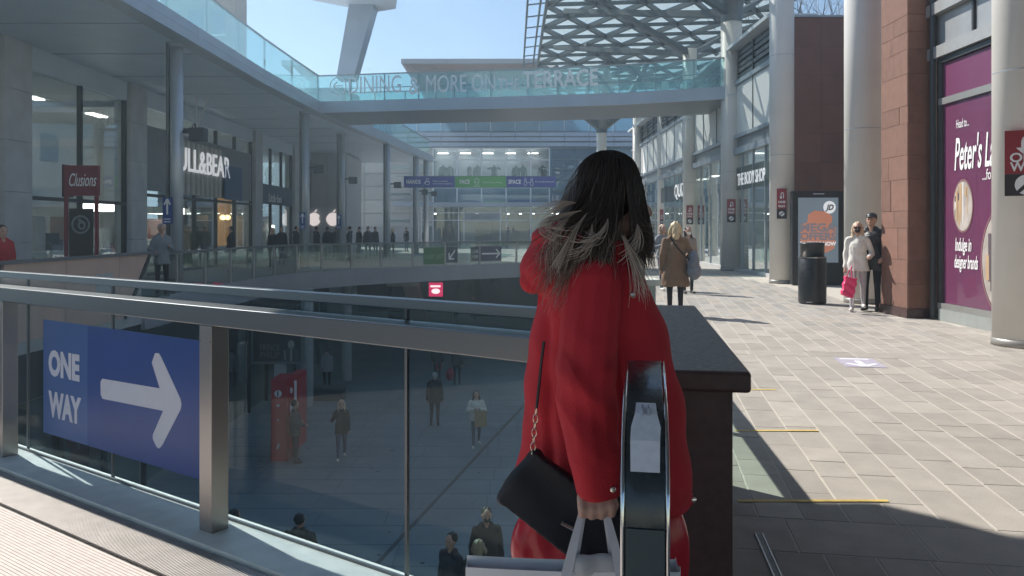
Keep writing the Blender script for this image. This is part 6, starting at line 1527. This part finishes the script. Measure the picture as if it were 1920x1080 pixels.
m = MB(); m.tube([BMx @ Vector((-.01, -.031, -.02)), BMx @ Vector((.05, -.033, -.01))], .006, 8, flat=.6); m.build('clasp', chrome, hbg)
# chain and strap
ch = MB(); c0 = at(998, 858, 2.10); c1 = at(1006, 765, 2.12); n_ = 7
for i in range(n_):
    t0 = i/n_; cc = c0.lerp(c1, (i+.5)/n_); L_ = (c1-c0).length/n_*.62
    ring_ = []
    for j in range(15):
        w = 2*math.pi*j/14; a_, b_ = math.cos(w)*.0058, math.sin(w)*L_
        ring_.append(cc+(Vector((a_, 0, b_)) if i % 2 else Vector((a_*.35, a_*.9, b_))))
    ch.tube(ring_, .0017, 5, cap=False)
ch.build('chain', mat('chain_gold', (.75, .62, .50), .25, 1), hbg)
m = MB(); m.tube([c1, at(1011, 720, 2.13), at(1015, 680, 2.135), at(1020, 640, 2.14)], .004, 6); m.build('strap', black, hbg)
# white paper carrier
wb = thing('paper_carrier', 'large white paper carrier bag with white ribbon handles at the bottom edge', 'bag', (.2, 2.02, .2))
paper = mat('white_paper', (.85, .86, .90), .6, 0, .04, 10)
Yb0, Yb1, zt = 1.93, 1.985, .676
xa, xb = gx(873, 1.93), gx(1166, 1.93)+.14
def sheet(P, th, nm, m_=paper):
    m = MB(); a_, b_, c_, d_ = [Vector(p) for p in P]; n = 8; V = []; 
    nr = (b_-a_).cross(d_-a_).normalized()*th
    for i in range(n+1):
        t_ = i/n; lo = a_.lerp(b_, t_); hi = d_.lerp(c_, t_); bow = Vector((0, .010*math.sin(t_*math.pi), -.010*math.sin(t_*math.pi*1.0)))
        V += [lo, hi+bow, hi+bow+nr, lo+nr]
    Fc = []
    for i in range(n):
        for j in range(4): Fc.append((i*4+j, i*4+4+j, i*4+4+(j+1) % 4, i*4+(j+1) % 4))
    Fc += [(0, 1, 2, 3), (n*4+3, n*4+2, n*4+1, n*4)]
    m.add(V, Fc); return m.build(nm, m_, wb)
zb = .22
zt = zy(1063, 1.93)
sheet([(xa, Yb0, zb), (xb, Yb0, zb), (xb, Yb0, zt-.012), (xa, Yb0, zt)], .0015, 'front_side')
sheet([(xa, Yb1, zb), (xb, Yb1, zb), (xb, Yb1, zt-.004), (xa, Yb1, zt+.006)], .0015, 'back_side')
sheet([(xa, Yb0, zb), (xa, Yb1, zb), (xa, Yb1, zt), (xa, Yb0, zt)], .0015, 'gusset'); sheet([(xb, Yb0, zb), (xb, Yb1, zb), (xb, Yb1, zt), (xb, Yb0, zt)], .0015, 'gusset')
m = MB(); m.box(xa, xb, Yb0, Yb1, zb-.004, zb); m.build('bag_base', paper, wb)
m = MB()
for i, (px0, px1, Y_) in enumerate(((1092, 1060, 1.927), (1136, 1166, 1.927), (1095, 1072, 1.983), (1134, 1155, 1.983))):
    top_ = Vector((gx(px0, 1.985), 1.985, .852)); bot_ = Vector((gx(px1, Y_), Y_, zt-.03))
    midp = (top_+bot_)/2+Vector((.0, -.004, .006))
    d_ = .011
    V = []
    for p, w in ((top_, .007), (midp, .0105), (bot_, .0135)): V += [p+Vector((-w, 0, 0)), p+Vector((w, 0, 0)), p+Vector((w, .0015, 0)), p+Vector((-w, .0015, 0))]
    m.add(V, [(0, 1, 5, 4), (4, 5, 9, 8), (3, 2, 6, 7), (7, 6, 10, 11), (0, 4, 7, 3), (4, 8, 11, 7), (1, 2, 6, 5), (5, 6, 10, 9)])
m.tube([Vector((gx(1090, 1.985), 1.985, .853)), Vector((gx(1113, 1.985), 1.988, .856)), Vector((gx(1138, 1.985), 1.985, .853))], .005, 6)
m.build('ribbon_handle', mat('white_ribbon', (.66, .67, .72), .5), wb)
m = MB(); obj('tissue', fuse([('e', (gx(1110, 1.958), 1.958, zt-.012), (.075, .024, .034), 0)], 'tissue', mat('tissue_grey', (.55, .56, .58), .7), .008, 2, lambda c: .004*np.sin(c[:, 0]*70+c[:, 1]*50)), wb)
# red glossy plastic bag behind
rbg = thing('plastic_bag', 'glossy red plastic carrier bag hanging behind her legs', 'bag', (.3, 2.33, .4))
rpl = mat('red_gloss_plastic', (.46, .015, .03), .22, 0, .1, 10)
rg = [(.36, .01, .50, .07, 2.33), (.50, -.005, .515, .085, 2.33), (.62, .0, .515, .085, 2.33), (.70, .015, .505, .07, 2.33), (.77, .05, .49, .05, 2.33), (.84, .2, .45, .03, 2.33)]
obj('bag_body', fuse([('m', *loft(rg), 0)], 'bag_body', rpl, .010, 2, lambda c: .006*np.sin(c[:, 0]*38+np.sin(c[:, 2]*14)*2.2)*np.sin(c[:, 2]*12+c[:, 0]*10)+.003*np.sin(c[:, 0]*90+c[:, 2]*20)), rbg)
m = MB(); m.tube([(.33, 2.33, .83), (.36, 2.40, .86)], .012, 6); m.build('handle', rpl, rbg)
# ================================================================== ADDED AIR VEIL, standing in for lens glare
hz = MB(); hz.box(-699, 699, -59, 1399, LOW-1, 27)
hv = bpy.data.materials.new('glare_haze'); hv.use_nodes = True; t = hv.node_tree; t.nodes.clear()
ho = t.nodes.new('ShaderNodeOutputMaterial'); pv_ = t.nodes.new('ShaderNodeVolumePrincipled')
pv_.inputs['Color'].default_value = (.66, .86, 1.0, 1); pv_.inputs['Density'].default_value = GLARE_HAZE; pv_.inputs['Anisotropy'].default_value = .55
t.links.new(pv_.outputs[0], ho.inputs['Volume'])
struct(hz.build('glare_haze', hv), 'stuff')
# ================================================================== finish
bpy.data.scenes.remove(tmp)
